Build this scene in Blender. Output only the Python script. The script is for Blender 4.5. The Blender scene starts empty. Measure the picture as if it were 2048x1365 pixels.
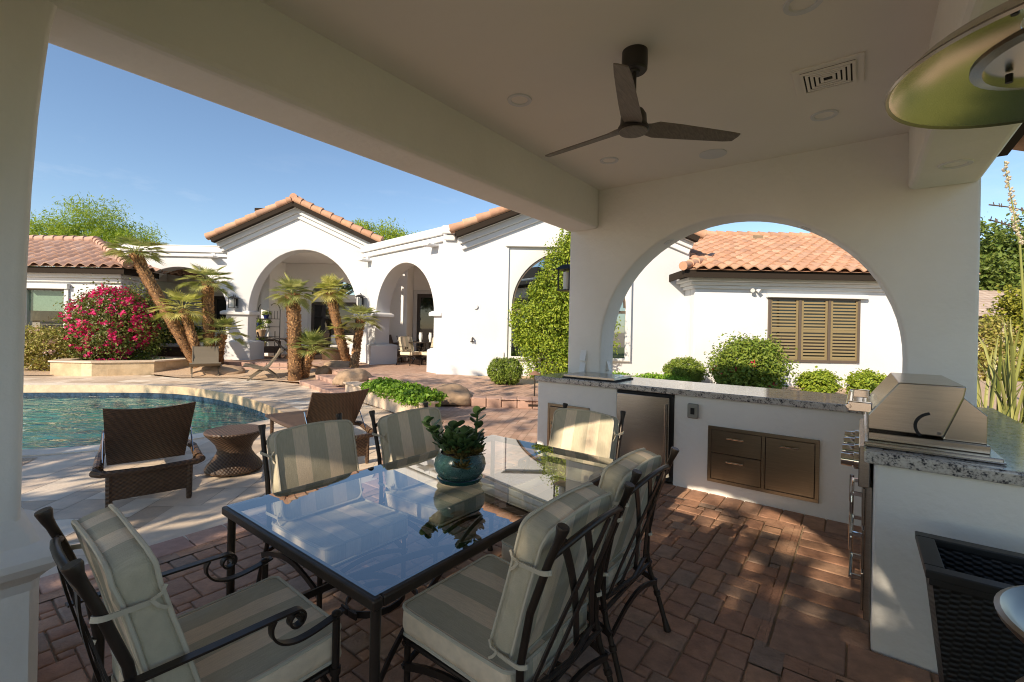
import bpy, math, random
import numpy as np
from mathutils import Vector, Matrix, noise as mnoise
R_ = math.radians
sc = bpy.context.scene
COL = sc.collection
# ------------------------------------------------------------------ camera, sky, sun, exposure
FPX, ROLL, EYE, CX, HY = 910.0, 0.02, 1.48, 1024.0, 660.0
cam = bpy.data.objects.new('camera', bpy.data.cameras.new('camera')); COL.objects.link(cam)
cam.data.sensor_width = 36; cam.data.lens = 36 * FPX / 2048
cam.data.shift_y = -(682.5 - HY) / 2048
cam.location = (0, 0, EYE); cam.rotation_euler = (R_(90), -ROLL, 0)
cam.data.clip_start = 0.02; cam.data.clip_end = 2000
sc.camera = cam
SUN_AZ, SUN_EL = 38.5, 28.8           # where the light travels to, and its height
wd = bpy.data.worlds.new('World'); sc.world = wd; wd.use_nodes = True
sky = wd.node_tree.nodes.new('ShaderNodeTexSky'); sky.sky_type = 'NISHITA'; sky.sun_disc = False
sky.sun_elevation = R_(SUN_EL); sky.sun_rotation = R_(SUN_AZ + 180)
sky.air_density = 1.0; sky.dust_density = 0.25; sky.ozone_density = 2.3
bg = wd.node_tree.nodes['Background']; bg.inputs[1].default_value = 0.125
_N, _L = wd.node_tree.nodes, wd.node_tree.links
_tc = _N.new('ShaderNodeTexCoord'); _mp = _N.new('ShaderNodeMapping'); _mp.inputs['Scale'].default_value = (3, 3, 11); _L.new(_tc.outputs['Generated'], _mp.inputs[0])
_nz = _N.new('ShaderNodeTexNoise'); _nz.inputs['Scale'].default_value = 2.2; _nz.inputs['Detail'].default_value = 7; _nz.inputs['Roughness'].default_value = .62; _L.new(_mp.outputs[0], _nz.inputs[0])
_mr = _N.new('ShaderNodeMapRange'); _mr.inputs[1].default_value = .56; _mr.inputs[2].default_value = .78; _mr.inputs[4].default_value = .22; _L.new(_nz.outputs[0], _mr.inputs[0])
_sp = _N.new('ShaderNodeSeparateXYZ'); _L.new(_tc.outputs['Generated'], _sp.inputs[0])
_mk = _N.new('ShaderNodeMapRange'); _mk.inputs[1].default_value = .34; _mk.inputs[2].default_value = .16; _mk.inputs[3].default_value = 0; _mk.inputs[4].default_value = 1; _L.new(_sp.outputs[2], _mk.inputs[0])
_mu = _N.new('ShaderNodeMath'); _mu.operation = 'MULTIPLY'; _L.new(_mr.outputs[0], _mu.inputs[0]); _L.new(_mk.outputs[0], _mu.inputs[1])
_mx = _N.new('ShaderNodeMix'); _mx.data_type = 'RGBA'; _L.new(_mu.outputs[0], _mx.inputs[0]); _L.new(sky.outputs[0], _mx.inputs[6]); _mx.inputs[7].default_value = (6.2, 6.3, 6.6, 1)
_L.new(_mx.outputs[2], bg.inputs[0])
sun = bpy.data.objects.new('sun', bpy.data.lights.new('sun', 'SUN')); COL.objects.link(sun)
sun.data.energy = 5.0; sun.data.angle = R_(0.5); sun.data.color = (1.0, 0.845, 0.65)
_d = Vector((math.sin(R_(SUN_AZ)) * math.cos(R_(SUN_EL)), math.cos(R_(SUN_AZ)) * math.cos(R_(SUN_EL)), -math.sin(R_(SUN_EL))))
sun.rotation_euler = _d.to_track_quat('-Z', 'Y').to_euler()
sc.view_settings.view_transform = 'Standard'; sc.view_settings.look = 'None'
sc.view_settings.exposure = 0.54; sc.view_settings.gamma = 1
sc.cycles.use_denoising = True; sc.cycles.pixel_filter_type = 'BLACKMAN_HARRIS'; sc.cycles.filter_width = 1.05
sc.cycles.max_bounces = 10; sc.cycles.diffuse_bounces = 5; sc.cycles.glossy_bounces = 4; sc.cycles.transparent_max_bounces = 12
sc.cycles.sample_clamp_indirect = 8
rnd = random.Random(7)
# ------------------------------------------------------------------ measuring helpers
_c, _s = math.cos(ROLL), math.sin(ROLL)
def ray(px, py):
    a, b = (px - CX) / FPX, (HY - py) / FPX
    return Vector((a * _c - b * _s, 1, a * _s + b * _c))
def at(px, py, z=0.0):                  # where a sight line meets a level of height z
    r = ray(px, py); k = (z - EYE) / r.z
    return Vector((r.x * k, r.y * k, z))
def dep(px, py, y):                     # point of a sight line at distance y
    r = ray(px, py) * y
    return Vector((r.x, r.y, r.z + EYE))
AZ = R_(37.5); RZ = -AZ
def PV(s, t, z=0.0):                    # pavilion axes (s across, t along) to world
    return Vector((s * math.cos(AZ) + t * math.sin(AZ), -s * math.sin(AZ) + t * math.cos(AZ), z))
# ------------------------------------------------------------------ materials
def mat(name, col, rough=.6, metal=0, var=.0, vs=4., bump=0., bs=60., ramp=None, trans=0., stretch=None, spec=.5, coat=0.):
    m = bpy.data.materials.new(name); m.use_nodes = True; nt = m.node_tree; N = nt.nodes; L = nt.links
    p = N['Principled BSDF']; p.inputs['Roughness'].default_value = rough; p.inputs['Metallic'].default_value = metal
    p.inputs['Specular IOR Level'].default_value = spec
    if coat: p.inputs['Coat Weight'].default_value = coat; p.inputs['Coat Roughness'].default_value = .1
    tc = N.new('ShaderNodeTexCoord'); mp = N.new('ShaderNodeMapping'); L.new(tc.outputs['Object'], mp.inputs[0])
    if stretch: mp.inputs['Scale'].default_value = stretch
    src = None
    if ramp:
        at_ = N.new('ShaderNodeAttribute'); at_.attribute_name = 'rnd'
        cr = N.new('ShaderNodeValToRGB'); L.new(at_.outputs['Fac'], cr.inputs[0])
        e = cr.color_ramp.elements
        while len(e) < len(ramp): e.new(.5)
        for i, c in enumerate(ramp): e[i].position = i / (len(ramp) - 1); e[i].color = (*c, 1)
        src = cr.outputs[0]
    if var:
        nz = N.new('ShaderNodeTexNoise'); nz.inputs['Scale'].default_value = vs; nz.inputs['Detail'].default_value = 6; nz.inputs['Roughness'].default_value = .6
        L.new(mp.outputs[0], nz.inputs[0])
        mr = N.new('ShaderNodeMapRange'); mr.inputs[1].default_value = .25; mr.inputs[2].default_value = .75
        mr.inputs[3].default_value = 1 - var; mr.inputs[4].default_value = 1 + var; L.new(nz.outputs[0], mr.inputs[0])
        mx = N.new('ShaderNodeMix'); mx.data_type = 'RGBA'; mx.blend_type = 'MULTIPLY'; mx.inputs[0].default_value = 1
        if src: L.new(src, mx.inputs[6])
        else: mx.inputs[6].default_value = (*col, 1)
        L.new(mr.outputs[0], mx.inputs[7]); src = mx.outputs[2]
    if src: L.new(src, p.inputs['Base Color'])
    else: p.inputs['Base Color'].default_value = (*col, 1)
    if bump:
        nb = N.new('ShaderNodeTexNoise'); nb.inputs['Scale'].default_value = bs; nb.inputs['Detail'].default_value = 5
        L.new(mp.outputs[0], nb.inputs[0]); b = N.new('ShaderNodeBump'); b.inputs['Strength'].default_value = bump; b.inputs['Distance'].default_value = .01
        L.new(nb.outputs[0], b.inputs['Height']); L.new(b.outputs[0], p.inputs['Normal'])
    if trans:
        t = N.new('ShaderNodeBsdfTranslucent'); ms = N.new('ShaderNodeMixShader'); ms.inputs[0].default_value = trans
        if src: L.new(src, t.inputs[0])
        else: t.inputs[0].default_value = (*col, 1)
        L.new(p.outputs[0], ms.inputs[1]); L.new(t.outputs[0], ms.inputs[2]); L.new(ms.outputs[0], N['Material Output'].inputs[0])
    return m
def glassy(name, tint, rough=0., wave=0., wscale=(2, 6, 2), f0=.04, gain=1.):
    m = bpy.data.materials.new(name); m.use_nodes = True; nt = m.node_tree; N = nt.nodes; L = nt.links
    N.remove(N['Principled BSDF'])
    g = N.new('ShaderNodeBsdfGlossy'); g.inputs['Roughness'].default_value = rough
    t = N.new('ShaderNodeBsdfTransparent'); t.inputs[0].default_value = (*tint, 1)
    lw = N.new('ShaderNodeLayerWeight'); lw.inputs[0].default_value = .5
    pw = N.new('ShaderNodeMath'); pw.operation = 'POWER'; pw.inputs[1].default_value = 5 / gain; L.new(lw.outputs['Facing'], pw.inputs[0])
    mr = N.new('ShaderNodeMapRange'); mr.inputs[3].default_value = f0; mr.inputs[4].default_value = 1; L.new(pw.outputs[0], mr.inputs[0])
    ms = N.new('ShaderNodeMixShader'); L.new(mr.outputs[0], ms.inputs[0]); L.new(t.outputs[0], ms.inputs[1]); L.new(g.outputs[0], ms.inputs[2])
    L.new(ms.outputs[0], N['Material Output'].inputs[0])
    if wave:
        tc = N.new('ShaderNodeTexCoord'); mp = N.new('ShaderNodeMapping'); mp.inputs['Scale'].default_value = wscale; L.new(tc.outputs['Object'], mp.inputs[0])
        nz = N.new('ShaderNodeTexNoise'); nz.inputs['Scale'].default_value = 1.6; nz.inputs['Detail'].default_value = 3; nz.inputs['Distortion'].default_value = .6; L.new(mp.outputs[0], nz.inputs[0])
        b = N.new('ShaderNodeBump'); b.inputs['Strength'].default_value = wave; b.inputs['Distance'].default_value = .12; L.new(nz.outputs[0], b.inputs['Height'])
        L.new(b.outputs[0], g.inputs['Normal']); L.new(b.outputs[0], lw.inputs['Normal'])
    return m
M = {}
M['stucco'] = mat('white_stucco', (.78, .76, .705), .85, var=.06, vs=1.1, bump=.55, bs=17)
M['stucco_house'] = mat('house_stucco', (.62, .63, .645), .9, var=.04, vs=.9, bump=.25, bs=30)
M['porch'] = mat('porch_stucco_brightened', (.86, .85, .83), .9, var=.02)  # paler copy of the house stucco, brightens the shaded porch through its colour
M['trim'] = mat('white_trim', (.64, .645, .645), .7)
M['ceiling'] = mat('ceiling_paint', (.79, .745, .67), .9, var=.02, vs=2)
M['dark_metal'] = mat('bronze_iron', (.042, .031, .024), .38, .55, var=.2, vs=12, bump=.05, bs=90)
M['black_iron'] = mat('black_iron', (.015, .015, .016), .5, .3)
M['steel'] = mat('brushed_steel', (.44, .405, .355), .22, 1, var=.12, vs=9, stretch=(.6, .6, 14))
M['steel_bright'] = mat('polished_steel', (.72, .70, .67), .1, 1)
M['steel_dark'] = mat('steel_brown_reflection', (.27, .22, .16), .3, 1, var=.14, vs=9, stretch=(.6, .6, 14))  # darker copy of the steel, warm reflections put into its brown colour
M['black_gap'] = mat('black_gap', (.01, .01, .01), .8)
M['fabric_pipe'] = mat('piping_fabric', (.52, .47, .36), .9)
M['tie'] = mat('tie_fabric', (.50, .44, .33), .9)
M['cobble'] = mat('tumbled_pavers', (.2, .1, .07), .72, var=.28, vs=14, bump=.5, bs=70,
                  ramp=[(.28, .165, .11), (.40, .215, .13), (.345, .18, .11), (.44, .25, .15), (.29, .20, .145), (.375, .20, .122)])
M['border'] = mat('border_pavers', (.3, .15, .1), .75, var=.2, vs=14, bump=.3, bs=70, ramp=[(.40, .24, .19), (.50, .30, .22), (.45, .28, .22)])
M['grout'] = mat('joint_sand', (.30, .215, .135), .95, var=.2, vs=30)
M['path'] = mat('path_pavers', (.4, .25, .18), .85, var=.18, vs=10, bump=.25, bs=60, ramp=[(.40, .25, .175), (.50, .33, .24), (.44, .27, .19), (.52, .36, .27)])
M['flag'] = mat('step_stone', (.42, .27, .21), .85, var=.2, vs=6, bump=.3, bs=30)
M['travertine'] = mat('travertine', (.5, .42, .33), .55, var=.16, vs=5, bump=.22, bs=45, ramp=[(.49, .375, .265), (.66, .525, .39), (.72, .595, .455), (.58, .455, .335), (.80, .705, .57)])
M['trav_gold'] = mat('golden_travertine', (.5, .36, .2), .6, var=.22, vs=6, bump=.25, bs=40, ramp=[(.46, .33, .19), (.56, .43, .27), (.50, .37, .22), (.62, .50, .34)])
M['trav_grout'] = mat('travertine_joint', (.42, .34, .26), .9)
M['gravel'] = mat('desert_gravel', (.50, .36, .24), .95, var=.45, vs=55, bump=1, bs=90)
M['lawn'] = mat('lawn_grass', (.17, .185, .04), .9, var=.4, vs=25, bump=1, bs=120)
M['pool_tile'] = mat('blue_waterline_tile', (.03, .06, .10), .25, var=.6, vs=14)
M['plaster'] = mat('pool_plaster', (.085, .235, .215), .8, var=.35, vs=1.4)
M['water'] = glassy('pool_water', (.58, .84, .82), .0, wave=.75, wscale=(.95, 2.3, 1), f0=.05)
M['glass'] = glassy('table_glass', (.74, .79, .79), 0, f0=.24, gain=1.6)
M['pane'] = glassy('window_pane', (.75, .82, .78), 0, f0=.05)
M['dark_glass'] = mat('dark_window_glass', (.012, .013, .014), .03, spec=.7)
M['sky_glass'] = mat('reflective_window_glass', (.36, .42, .45), .02, 1)
M['dark_wood'] = mat('dark_stained_door', (.05, .038, .03), .45, var=.2, vs=8)
M['fascia'] = mat('brown_fascia', (.03, .023, .018), .95, spec=.1)
M['tile'] = mat('clay_barrel_tile', (.5, .25, .15), .85, var=.16, vs=7, bump=.2, bs=40,
                ramp=[(.41, .225, .14), (.51, .295, .18), (.45, .25, .158), (.57, .355, .235), (.36, .21, .14)])
M['tile_brown'] = mat('weathered_barrel_tile', (.4, .2, .15), .85, var=.2, vs=7, bump=.2, bs=40,
                      ramp=[(.36, .22, .16), (.46, .29, .215), (.40, .25, .185), (.54, .37, .29)])
M['tile_grey'] = mat('grey_flat_tile', (.36, .27, .22), .9, var=.15, vs=5, ramp=[(.42, .33, .27), (.52, .42, .35)])
M['shutter'] = mat('tan_shutter', (.215, .165, .08), .6)
M['win_frame'] = mat('bronze_window_frame', (.10, .075, .055), .5)
M['blind'] = mat('green_roller_blind', (.22, .30, .25), .8, var=.15, vs=25)
M['cabinet'] = mat('pale_cabinet', (.42, .42, .36), .6)
M['room'] = mat('room_paint', (.40, .42, .36), .8)
M['bark'] = mat('tree_bark', (.10, .075, .055), .95, var=.4, vs=9, bump=1, bs=25)
M['palm_bark'] = mat('palm_fibre', (.3, .16, .07), .95, bump=.8, bs=60, var=.45, vs=16, ramp=[(.08, .045, .025), (.45, .23, .09), (.58, .35, .16), (.18, .095, .045)])
def leafmat(n, cols, tr=.3, rough=.5): return mat(n, cols[0], rough, ramp=cols, trans=tr, spec=.35)
M['palm'] = leafmat('palm_leaf', [(0.15, 0.2, 0.05), (0.32, 0.36, 0.1), (0.48, 0.47, 0.17), (0.2, 0.26, 0.075)], .3)
M['palm_yellow'] = leafmat('palm_leaf_yellow', [(0.28, 0.34, 0.06), (0.5, 0.5, 0.12), (0.62, 0.57, 0.21), (0.34, 0.38, 0.07)], .35)
M['leaf_a'] = leafmat('hedge_leaf', [(0.09, 0.15, 0.02), (0.19, 0.27, 0.035), (0.29, 0.35, 0.055), (0.13, 0.2, 0.028)])
M['leaf_b'] = leafmat('dark_leaf', [(0.05, 0.085, 0.018), (0.1, 0.145, 0.03), (0.15, 0.19, 0.04), (0.07, 0.11, 0.02)])
M['leaf_vine'] = leafmat('vine_leaf', [(0.12, 0.2, 0.02), (0.27, 0.36, 0.03), (0.4, 0.46, 0.05), (0.17, 0.26, 0.025)])
M['leaf_olive'] = leafmat('olive_leaf', [(0.19, 0.19, 0.04), (0.33, 0.32, 0.065), (0.45, 0.41, 0.11), (0.32, 0.21, 0.1)])
M['leaf_feather'] = leafmat('feathery_leaf', [(0.2, 0.31, 0.03), (0.33, 0.44, 0.04), (0.42, 0.5, 0.06), (0.25, 0.36, 0.03)], .4)
M['leaf_green'] = leafmat('broad_tree_leaf', [(.07, .12, .02), (.13, .19, .03), (.20, .25, .05), (.10, .15, .03)])
M['leaf_gold'] = leafmat('golden_leaf', [(.18, .20, .02), (.30, .30, .03), (.36, .34, .05), (.12, .15, .02)])
M['leaf_ground'] = leafmat('groundcover_leaf', [(0.1, 0.22, 0.018), (0.2, 0.36, 0.03), (0.27, 0.43, 0.04), (0.14, 0.28, 0.02)])
M['leaf_boug'] = leafmat('bougainvillea_leaf', [(.07, .10, .02), (.14, .18, .03), (.21, .24, .045), (.16, .12, .05)])
M['bract'] = leafmat('magenta_bract', [(.55, .012, .12), (.78, .03, .20), (.85, .07, .26), (.64, .012, .11)], .35)
M['bract_red'] = leafmat('red_bract', [(.55, .03, .06), (.65, .06, .10)], .3)
M['cream_flower'] = leafmat('cream_flower', [(.55, .48, .34), (.68, .60, .45)], .3)
M['pink_flower'] = leafmat('pink_flower', [(.50, .33, .27), (.58, .42, .34)], .3)
M['succ'] = leafmat('succulent_leaf', [(.03, .07, .024), (.06, .115, .04), (.085, .145, .045), (.045, .09, .033)], .12, .4)
M['succ_gold'] = leafmat('bronze_succulent', [(.12, .085, .02), (.18, .13, .035), (.10, .095, .03)], .12, .45)
M['agave'] = leafmat('strap_leaf', [(.16, .20, .04), (.28, .30, .08), (.38, .38, .13), (.10, .13, .03)], .25)
M['soil'] = mat('potting_soil', (.05, .032, .02), .95, bump=.8, bs=80)
M['rock'] = mat('sandstone_boulder', (.34, .235, .15), .92, var=.35, vs=5, bump=.8, bs=22)
M['terracotta'] = mat('pale_clay_pot', (.52, .36, .22), .85, var=.1)
M['blue_pot'] = mat('blue_glazed_pot', (.02, .03, .14), .2)
M['plastic_grey'] = mat('grey_outlet_cover', (.27, .26, .22), .5)
M['plate_white'] = mat('white_plate', (.74, .74, .72), .3)
M['fan_wood'] = mat('grey_oak_blade', (.17, .145, .12), .6, var=.35, vs=8, stretch=(14, 1.2, 14))
M['fan_metal'] = mat('fan_bronze', (.045, .04, .035), .45, .5)
M['alu'] = mat('spun_aluminium', (.66, .62, .50), .25, 1, var=.05, vs=3)
M['alu_dull'] = mat('bronzed_steel', (.33, .29, .24), .34, 1, var=.1, vs=6)
M['sling'] = mat('taupe_sling', (.17, .14, .10), .85, var=.1, vs=40)
M['cushion_pale'] = mat('pale_cushion', (.66, .63, .57), .9, var=.05)
M['black_plastic'] = mat('black_resin', (.012, .012, .012), .42)
M['lamp_glass'] = mat('frosted_lamp_glass', (.62, .63, .58), .35)
M['seam'] = mat('fibre_cream', (.72, .66, .52), .8)
def stripe_mat():
    m = mat('striped_canvas', (.5, .5, .4), .92, bump=.25, bs=320); nt = m.node_tree; N = nt.nodes; L = nt.links; p = N['Principled BSDF']
    tc = N.new('ShaderNodeTexCoord'); sx = N.new('ShaderNodeSeparateXYZ'); L.new(tc.outputs['Object'], sx.inputs[0])
    a = N.new('ShaderNodeMath'); a.operation = 'MULTIPLY_ADD'; a.inputs[1].default_value = 1 / .192; a.inputs[2].default_value = 20.5; L.new(sx.outputs[0], a.inputs[0])
    f = N.new('ShaderNodeMath'); f.operation = 'FRACT'; L.new(a.outputs[0], f.inputs[0])
    cr = N.new('ShaderNodeValToRGB'); e = cr.color_ramp.elements; L.new(f.outputs[0], cr.inputs[0])
    S, C = (.48, .425, .305, 1), (.74, .60, .43, 1)
    e[0].position = 0; e[0].color = C; e[1].position = .215; e[1].color = C
    for q, cc in ((.225, S), (.775, S), (.785, C)): x = e.new(q); x.color = cc
    nz = N.new('ShaderNodeTexNoise'); nz.inputs['Scale'].default_value = 90; mp = N.new('ShaderNodeMapping'); mp.inputs['Scale'].default_value = (3, .25, .25)
    L.new(tc.outputs['Object'], mp.inputs[0]); L.new(mp.outputs[0], nz.inputs[0])
    mr = N.new('ShaderNodeMapRange'); mr.inputs[3].default_value = .8; mr.inputs[4].default_value = 1.2; L.new(nz.outputs[0], mr.inputs[0])
    mx = N.new('ShaderNodeMix'); mx.data_type = 'RGBA'; mx.blend_type = 'MULTIPLY'; mx.inputs[0].default_value = 1
    L.new(cr.outputs[0], mx.inputs[6]); L.new(mr.outputs[0], mx.inputs[7]); L.new(mx.outputs[2], p.inputs['Base Color'])
    return m
M['stripe'] = stripe_mat()
def granite_mat():
    m = mat('speckled_granite', (.5, .5, .5), .12, spec=.6); nt = m.node_tree; N = nt.nodes; L = nt.links; p = N['Principled BSDF']
    tc = N.new('ShaderNodeTexCoord')
    n1 = N.new('ShaderNodeTexNoise'); n1.inputs['Scale'].default_value = 105; n1.inputs['Detail'].default_value = 5; L.new(tc.outputs['Object'], n1.inputs[0])
    n2 = N.new('ShaderNodeTexNoise'); n2.inputs['Scale'].default_value = 26; n2.inputs['Detail'].default_value = 4; L.new(tc.outputs['Object'], n2.inputs[0])
    ad = N.new('ShaderNodeMath'); ad.operation = 'MULTIPLY_ADD'; ad.inputs[1].default_value = .55; L.new(n2.outputs[0], ad.inputs[0])
    mu = N.new('ShaderNodeMath'); mu.operation = 'MULTIPLY'; mu.inputs[1].default_value = .6; L.new(n1.outputs[0], mu.inputs[0]); L.new(mu.outputs[0], ad.inputs[2])
    cr = N.new('ShaderNodeValToRGB'); L.new(ad.outputs[0], cr.inputs[0]); e = cr.color_ramp.elements
    e[0].position = .43; e[0].color = (.03, .032, .038, 1); e[1].position = .5; e[1].color = (.19, .18, .175, 1)
    for q, c in ((.55, (.42, .39, .35)), (.68, (.55, .52, .47))): x = e.new(q); x.color = (*c, 1)
    L.new(cr.outputs[0], p.inputs['Base Color']); return m
M['granite'] = granite_mat()
def weave_mat(name, c0, c1, sx=(90, 90, 90), rough=.6, bump=.8, axis='Z'):
    m = mat(name, c0, rough); nt = m.node_tree; N = nt.nodes; L = nt.links; p = N['Principled BSDF']
    tc = N.new('ShaderNodeTexCoord'); sp = N.new('ShaderNodeSeparateXYZ'); L.new(tc.outputs['Object'], sp.inputs[0])
    def sn(out, k, add=None):
        a = N.new('ShaderNodeMath'); a.operation = 'MULTIPLY'; a.inputs[1].default_value = k; L.new(out, a.inputs[0])
        if add: b_ = N.new('ShaderNodeMath'); b_.operation = 'ADD'; L.new(a.outputs[0], b_.inputs[0]); L.new(add, b_.inputs[1]); a = b_
        s = N.new('ShaderNodeMath'); s.operation = 'SINE'; L.new(a.outputs[0], s.inputs[0]); return s.outputs[0]
    hx = N.new('ShaderNodeMath'); hx.operation = 'ADD'; L.new(sp.outputs[0], hx.inputs[0]); L.new(sp.outputs[1], hx.inputs[1])
    u = sn(hx.outputs[0], sx[0]); v = sn(sp.outputs[2], sx[2])
    pr = N.new('ShaderNodeMath'); pr.operation = 'MULTIPLY'; L.new(u, pr.inputs[0]); L.new(v, pr.inputs[1])
    mr = N.new('ShaderNodeMapRange'); mr.inputs[1].default_value = -1; L.new(pr.outputs[0], mr.inputs[0])
    nz = N.new('ShaderNodeTexNoise'); nz.inputs['Scale'].default_value = 14; L.new(tc.outputs['Object'], nz.inputs[0])
    mm = N.new('ShaderNodeMath'); mm.operation = 'MULTIPLY'; L.new(mr.outputs[0], mm.inputs[0]); L.new(nz.outputs[0], mm.inputs[1])
    mx = N.new('ShaderNodeMix'); mx.data_type = 'RGBA'; L.new(mm.outputs[0], mx.inputs[0]); mx.inputs[6].default_value = (*c0, 1); mx.inputs[7].default_value = (*c1, 1)
    L.new(mx.outputs[2], p.inputs['Base Color'])
    b = N.new('ShaderNodeBump'); b.inputs['Strength'].default_value = bump; b.inputs['Distance'].default_value = .006; L.new(mr.outputs[0], b.inputs['Height']); L.new(b.outputs[0], p.inputs['Normal'])
    return m
M['wicker'] = weave_mat('brown_wicker', (.045, .025, .014), (.17, .095, .05), (150, 0, 190), .5)
M['wicker_black'] = weave_mat('black_wicker', (.004, .004, .004), (.03, .03, .03), (120, 0, 320), .5, 1.)
def pot_mat():
    m = mat('teal_embossed_glaze', (.02, .10, .09), .22, spec=.6); nt = m.node_tree; N = nt.nodes; L = nt.links; p = N['Principled BSDF']
    tc = N.new('ShaderNodeTexCoord'); mp = N.new('ShaderNodeMapping'); mp.inputs['Scale'].default_value = (16, 16, 16); L.new(tc.outputs['Object'], mp.inputs[0])
    vo = N.new('ShaderNodeTexVoronoi'); L.new(mp.outputs[0], vo.inputs['Vector'])
    k = N.new('ShaderNodeMath'); k.operation = 'MULTIPLY'; k.inputs[1].default_value = 32; L.new(vo.outputs['Distance'], k.inputs[0])
    s = N.new('ShaderNodeMath'); s.operation = 'SINE'; L.new(k.outputs[0], s.inputs[0])
    mr = N.new('ShaderNodeMapRange'); mr.inputs[1].default_value = -.2; mr.inputs[2].default_value = .7; L.new(s.outputs[0], mr.inputs[0])
    mx = N.new('ShaderNodeMix'); mx.data_type = 'RGBA'; L.new(mr.outputs[0], mx.inputs[0]); mx.inputs[6].default_value = (.010, .045, .044, 1); mx.inputs[7].default_value = (.09, .21, .175, 1)
    L.new(mx.outputs[2], p.inputs['Base Color'])
    b = N.new('ShaderNodeBump'); b.inputs['Strength'].default_value = .7; b.inputs['Distance'].default_value = .004; L.new(mr.outputs[0], b.inputs['Height']); L.new(b.outputs[0], p.inputs['Normal'])
    return m
M['pot'] = pot_mat()
# ------------------------------------------------------------------ mesh helpers
class MB:
    def __init__(s): s.v = []; s.f = []; s.sm = []; s.r = []
    def add(s, vs, fs, smooth=False, r=None):
        o = len(s.v); s.v += [tuple(x) for x in vs]
        for f in fs: s.f.append(tuple(i + o for i in f)); s.sm.append(smooth); s.r.append(rnd.random() if r is None else r)
        return s
    def box(s, x0, x1, y0, y1, z0, z1, r=None):
        return s.add([(x0, y0, z0), (x1, y0, z0), (x1, y1, z0), (x0, y1, z0), (x0, y0, z1), (x1, y0, z1), (x1, y1, z1), (x0, y1, z1)],
                     [(0, 3, 2, 1), (4, 5, 6, 7), (0, 1, 5, 4), (1, 2, 6, 5), (2, 3, 7, 6), (3, 0, 4, 7)], r=rnd.random() if r is None else r)
    def hexa(s, p, r=None):            # eight corners: bottom ring, top ring
        return s.add(p, [(0, 3, 2, 1), (4, 5, 6, 7), (0, 1, 5, 4), (1, 2, 6, 5), (2, 3, 7, 6), (3, 0, 4, 7)], r=rnd.random() if r is None else r)
    def sweep(s, pts, sec, side, smooth=False, cap=True, r=None, scale=None):
        pts = [Vector(p) for p in pts]; side = Vector(side).normalized(); n = len(pts); k = len(sec); vs = []
        for i, p in enumerate(pts):
            t = (pts[min(i + 1, n - 1)] - pts[max(i - 1, 0)]).normalized(); nn = t.cross(side)
            if nn.length < 1e-4: nn = t.orthogonal()
            nn.normalize(); sd = nn.cross(t).normalized(); q = scale[i] if scale else 1
            vs += [p + sd * (a * q) + nn * (b * q) for a, b in sec]
        fs = [(i * k + j, i * k + (j + 1) % k, (i + 1) * k + (j + 1) % k, (i + 1) * k + j) for i in range(n - 1) for j in range(k)]
        if cap: fs += [tuple(range(k - 1, -1, -1)), tuple(range((n - 1) * k, n * k))]
        return s.add(vs, fs, smooth, rnd.random() if r is None else r)
    def tube(s, pts, rad, n=8, r=None, cap=True, side=None):
        sec = [(math.cos(2 * math.pi * j / n), math.sin(2 * math.pi * j / n)) for j in range(n)]
        pts = [Vector(p) for p in pts]; d = (pts[-1] - pts[0])
        if side is None: side = Vector((1, 0, 0)) if abs(d.normalized().x if d.length > 1e-6 else 0) < .8 else Vector((0, 0, 1))
        return s.sweep(pts, sec, side, True, cap, r, scale=[rad] * len(pts) if isinstance(rad, (int, float)) else rad)
    def strap(s, pts, w, th, side, r=None): return s.sweep(pts, [(-w / 2, -th / 2), (w / 2, -th / 2), (w / 2, th / 2), (-w / 2, th / 2)], side, r=r)
    def lathe(s, prof, c=(0, 0, 0), n=24, r=None, smooth=True):
        c = Vector(c); vs = []
        for rr, z in prof: vs += [c + Vector((rr * math.cos(2 * math.pi * j / n), rr * math.sin(2 * math.pi * j / n), z)) for j in range(n)]
        m = len(prof); fs = [(i * n + j, i * n + (j + 1) % n, (i + 1) * n + (j + 1) % n, (i + 1) * n + j) for i in range(m - 1) for j in range(n)]
        closed = prof[0] == prof[-1]
        if prof[0][0] > 1e-5 and not closed: fs.append(tuple(range(n - 1, -1, -1)))
        if prof[-1][0] > 1e-5 and not closed: fs.append(tuple(range((m - 1) * n, m * n)))
        return s.add(vs, fs, smooth, rnd.random() if r is None else r)
    def prism(s, poly, lo, hi, f=lambda a, b, h: (a, b, h), r=None):
        n = len(poly); vs = [f(a, b, lo) for a, b in poly] + [f(a, b, hi) for a, b in poly]
        fs = [tuple(range(n - 1, -1, -1)), tuple(range(n, 2 * n))] + [(i, (i + 1) % n, n + (i + 1) % n, n + i) for i in range(n)]
        return s.add(vs, fs, r=rnd.random() if r is None else r)
    def build(s, name, m, parent=None, off=(0, 0, 0), bevel=0, seg=2, auto=35, loc=None, rz=0):
        me = bpy.data.meshes.new(name); o3 = Vector(off)
        me.from_pydata([(a - o3[0], b - o3[1], c - o3[2]) for a, b, c in s.v], [], s.f); me.materials.append(M[m] if isinstance(m, str) else m)
        at_ = me.attributes.new('rnd', 'FLOAT', 'FACE'); at_.data.foreach_set('value', s.r)
        me.polygons.foreach_set('use_smooth', s.sm); me.update()
        if any(s.sm): me.set_sharp_from_angle(angle=R_(auto))
        return link(name, me, parent, bevel, seg, loc, rz)
def link(name, me, parent=None, bevel=0, seg=2, loc=None, rz=0):
    o = bpy.data.objects.new(name, me); COL.objects.link(o)
    if parent: o.parent = parent
    if loc is not None: o.location = loc
    if rz: o.rotation_euler.z = rz
    if bevel: b = o.modifiers.new('bevel', 'BEVEL'); b.width = bevel; b.segments = seg; b.limit_method = 'ANGLE'; b.angle_limit = R_(40); b.harden_normals = False
    return o
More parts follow.
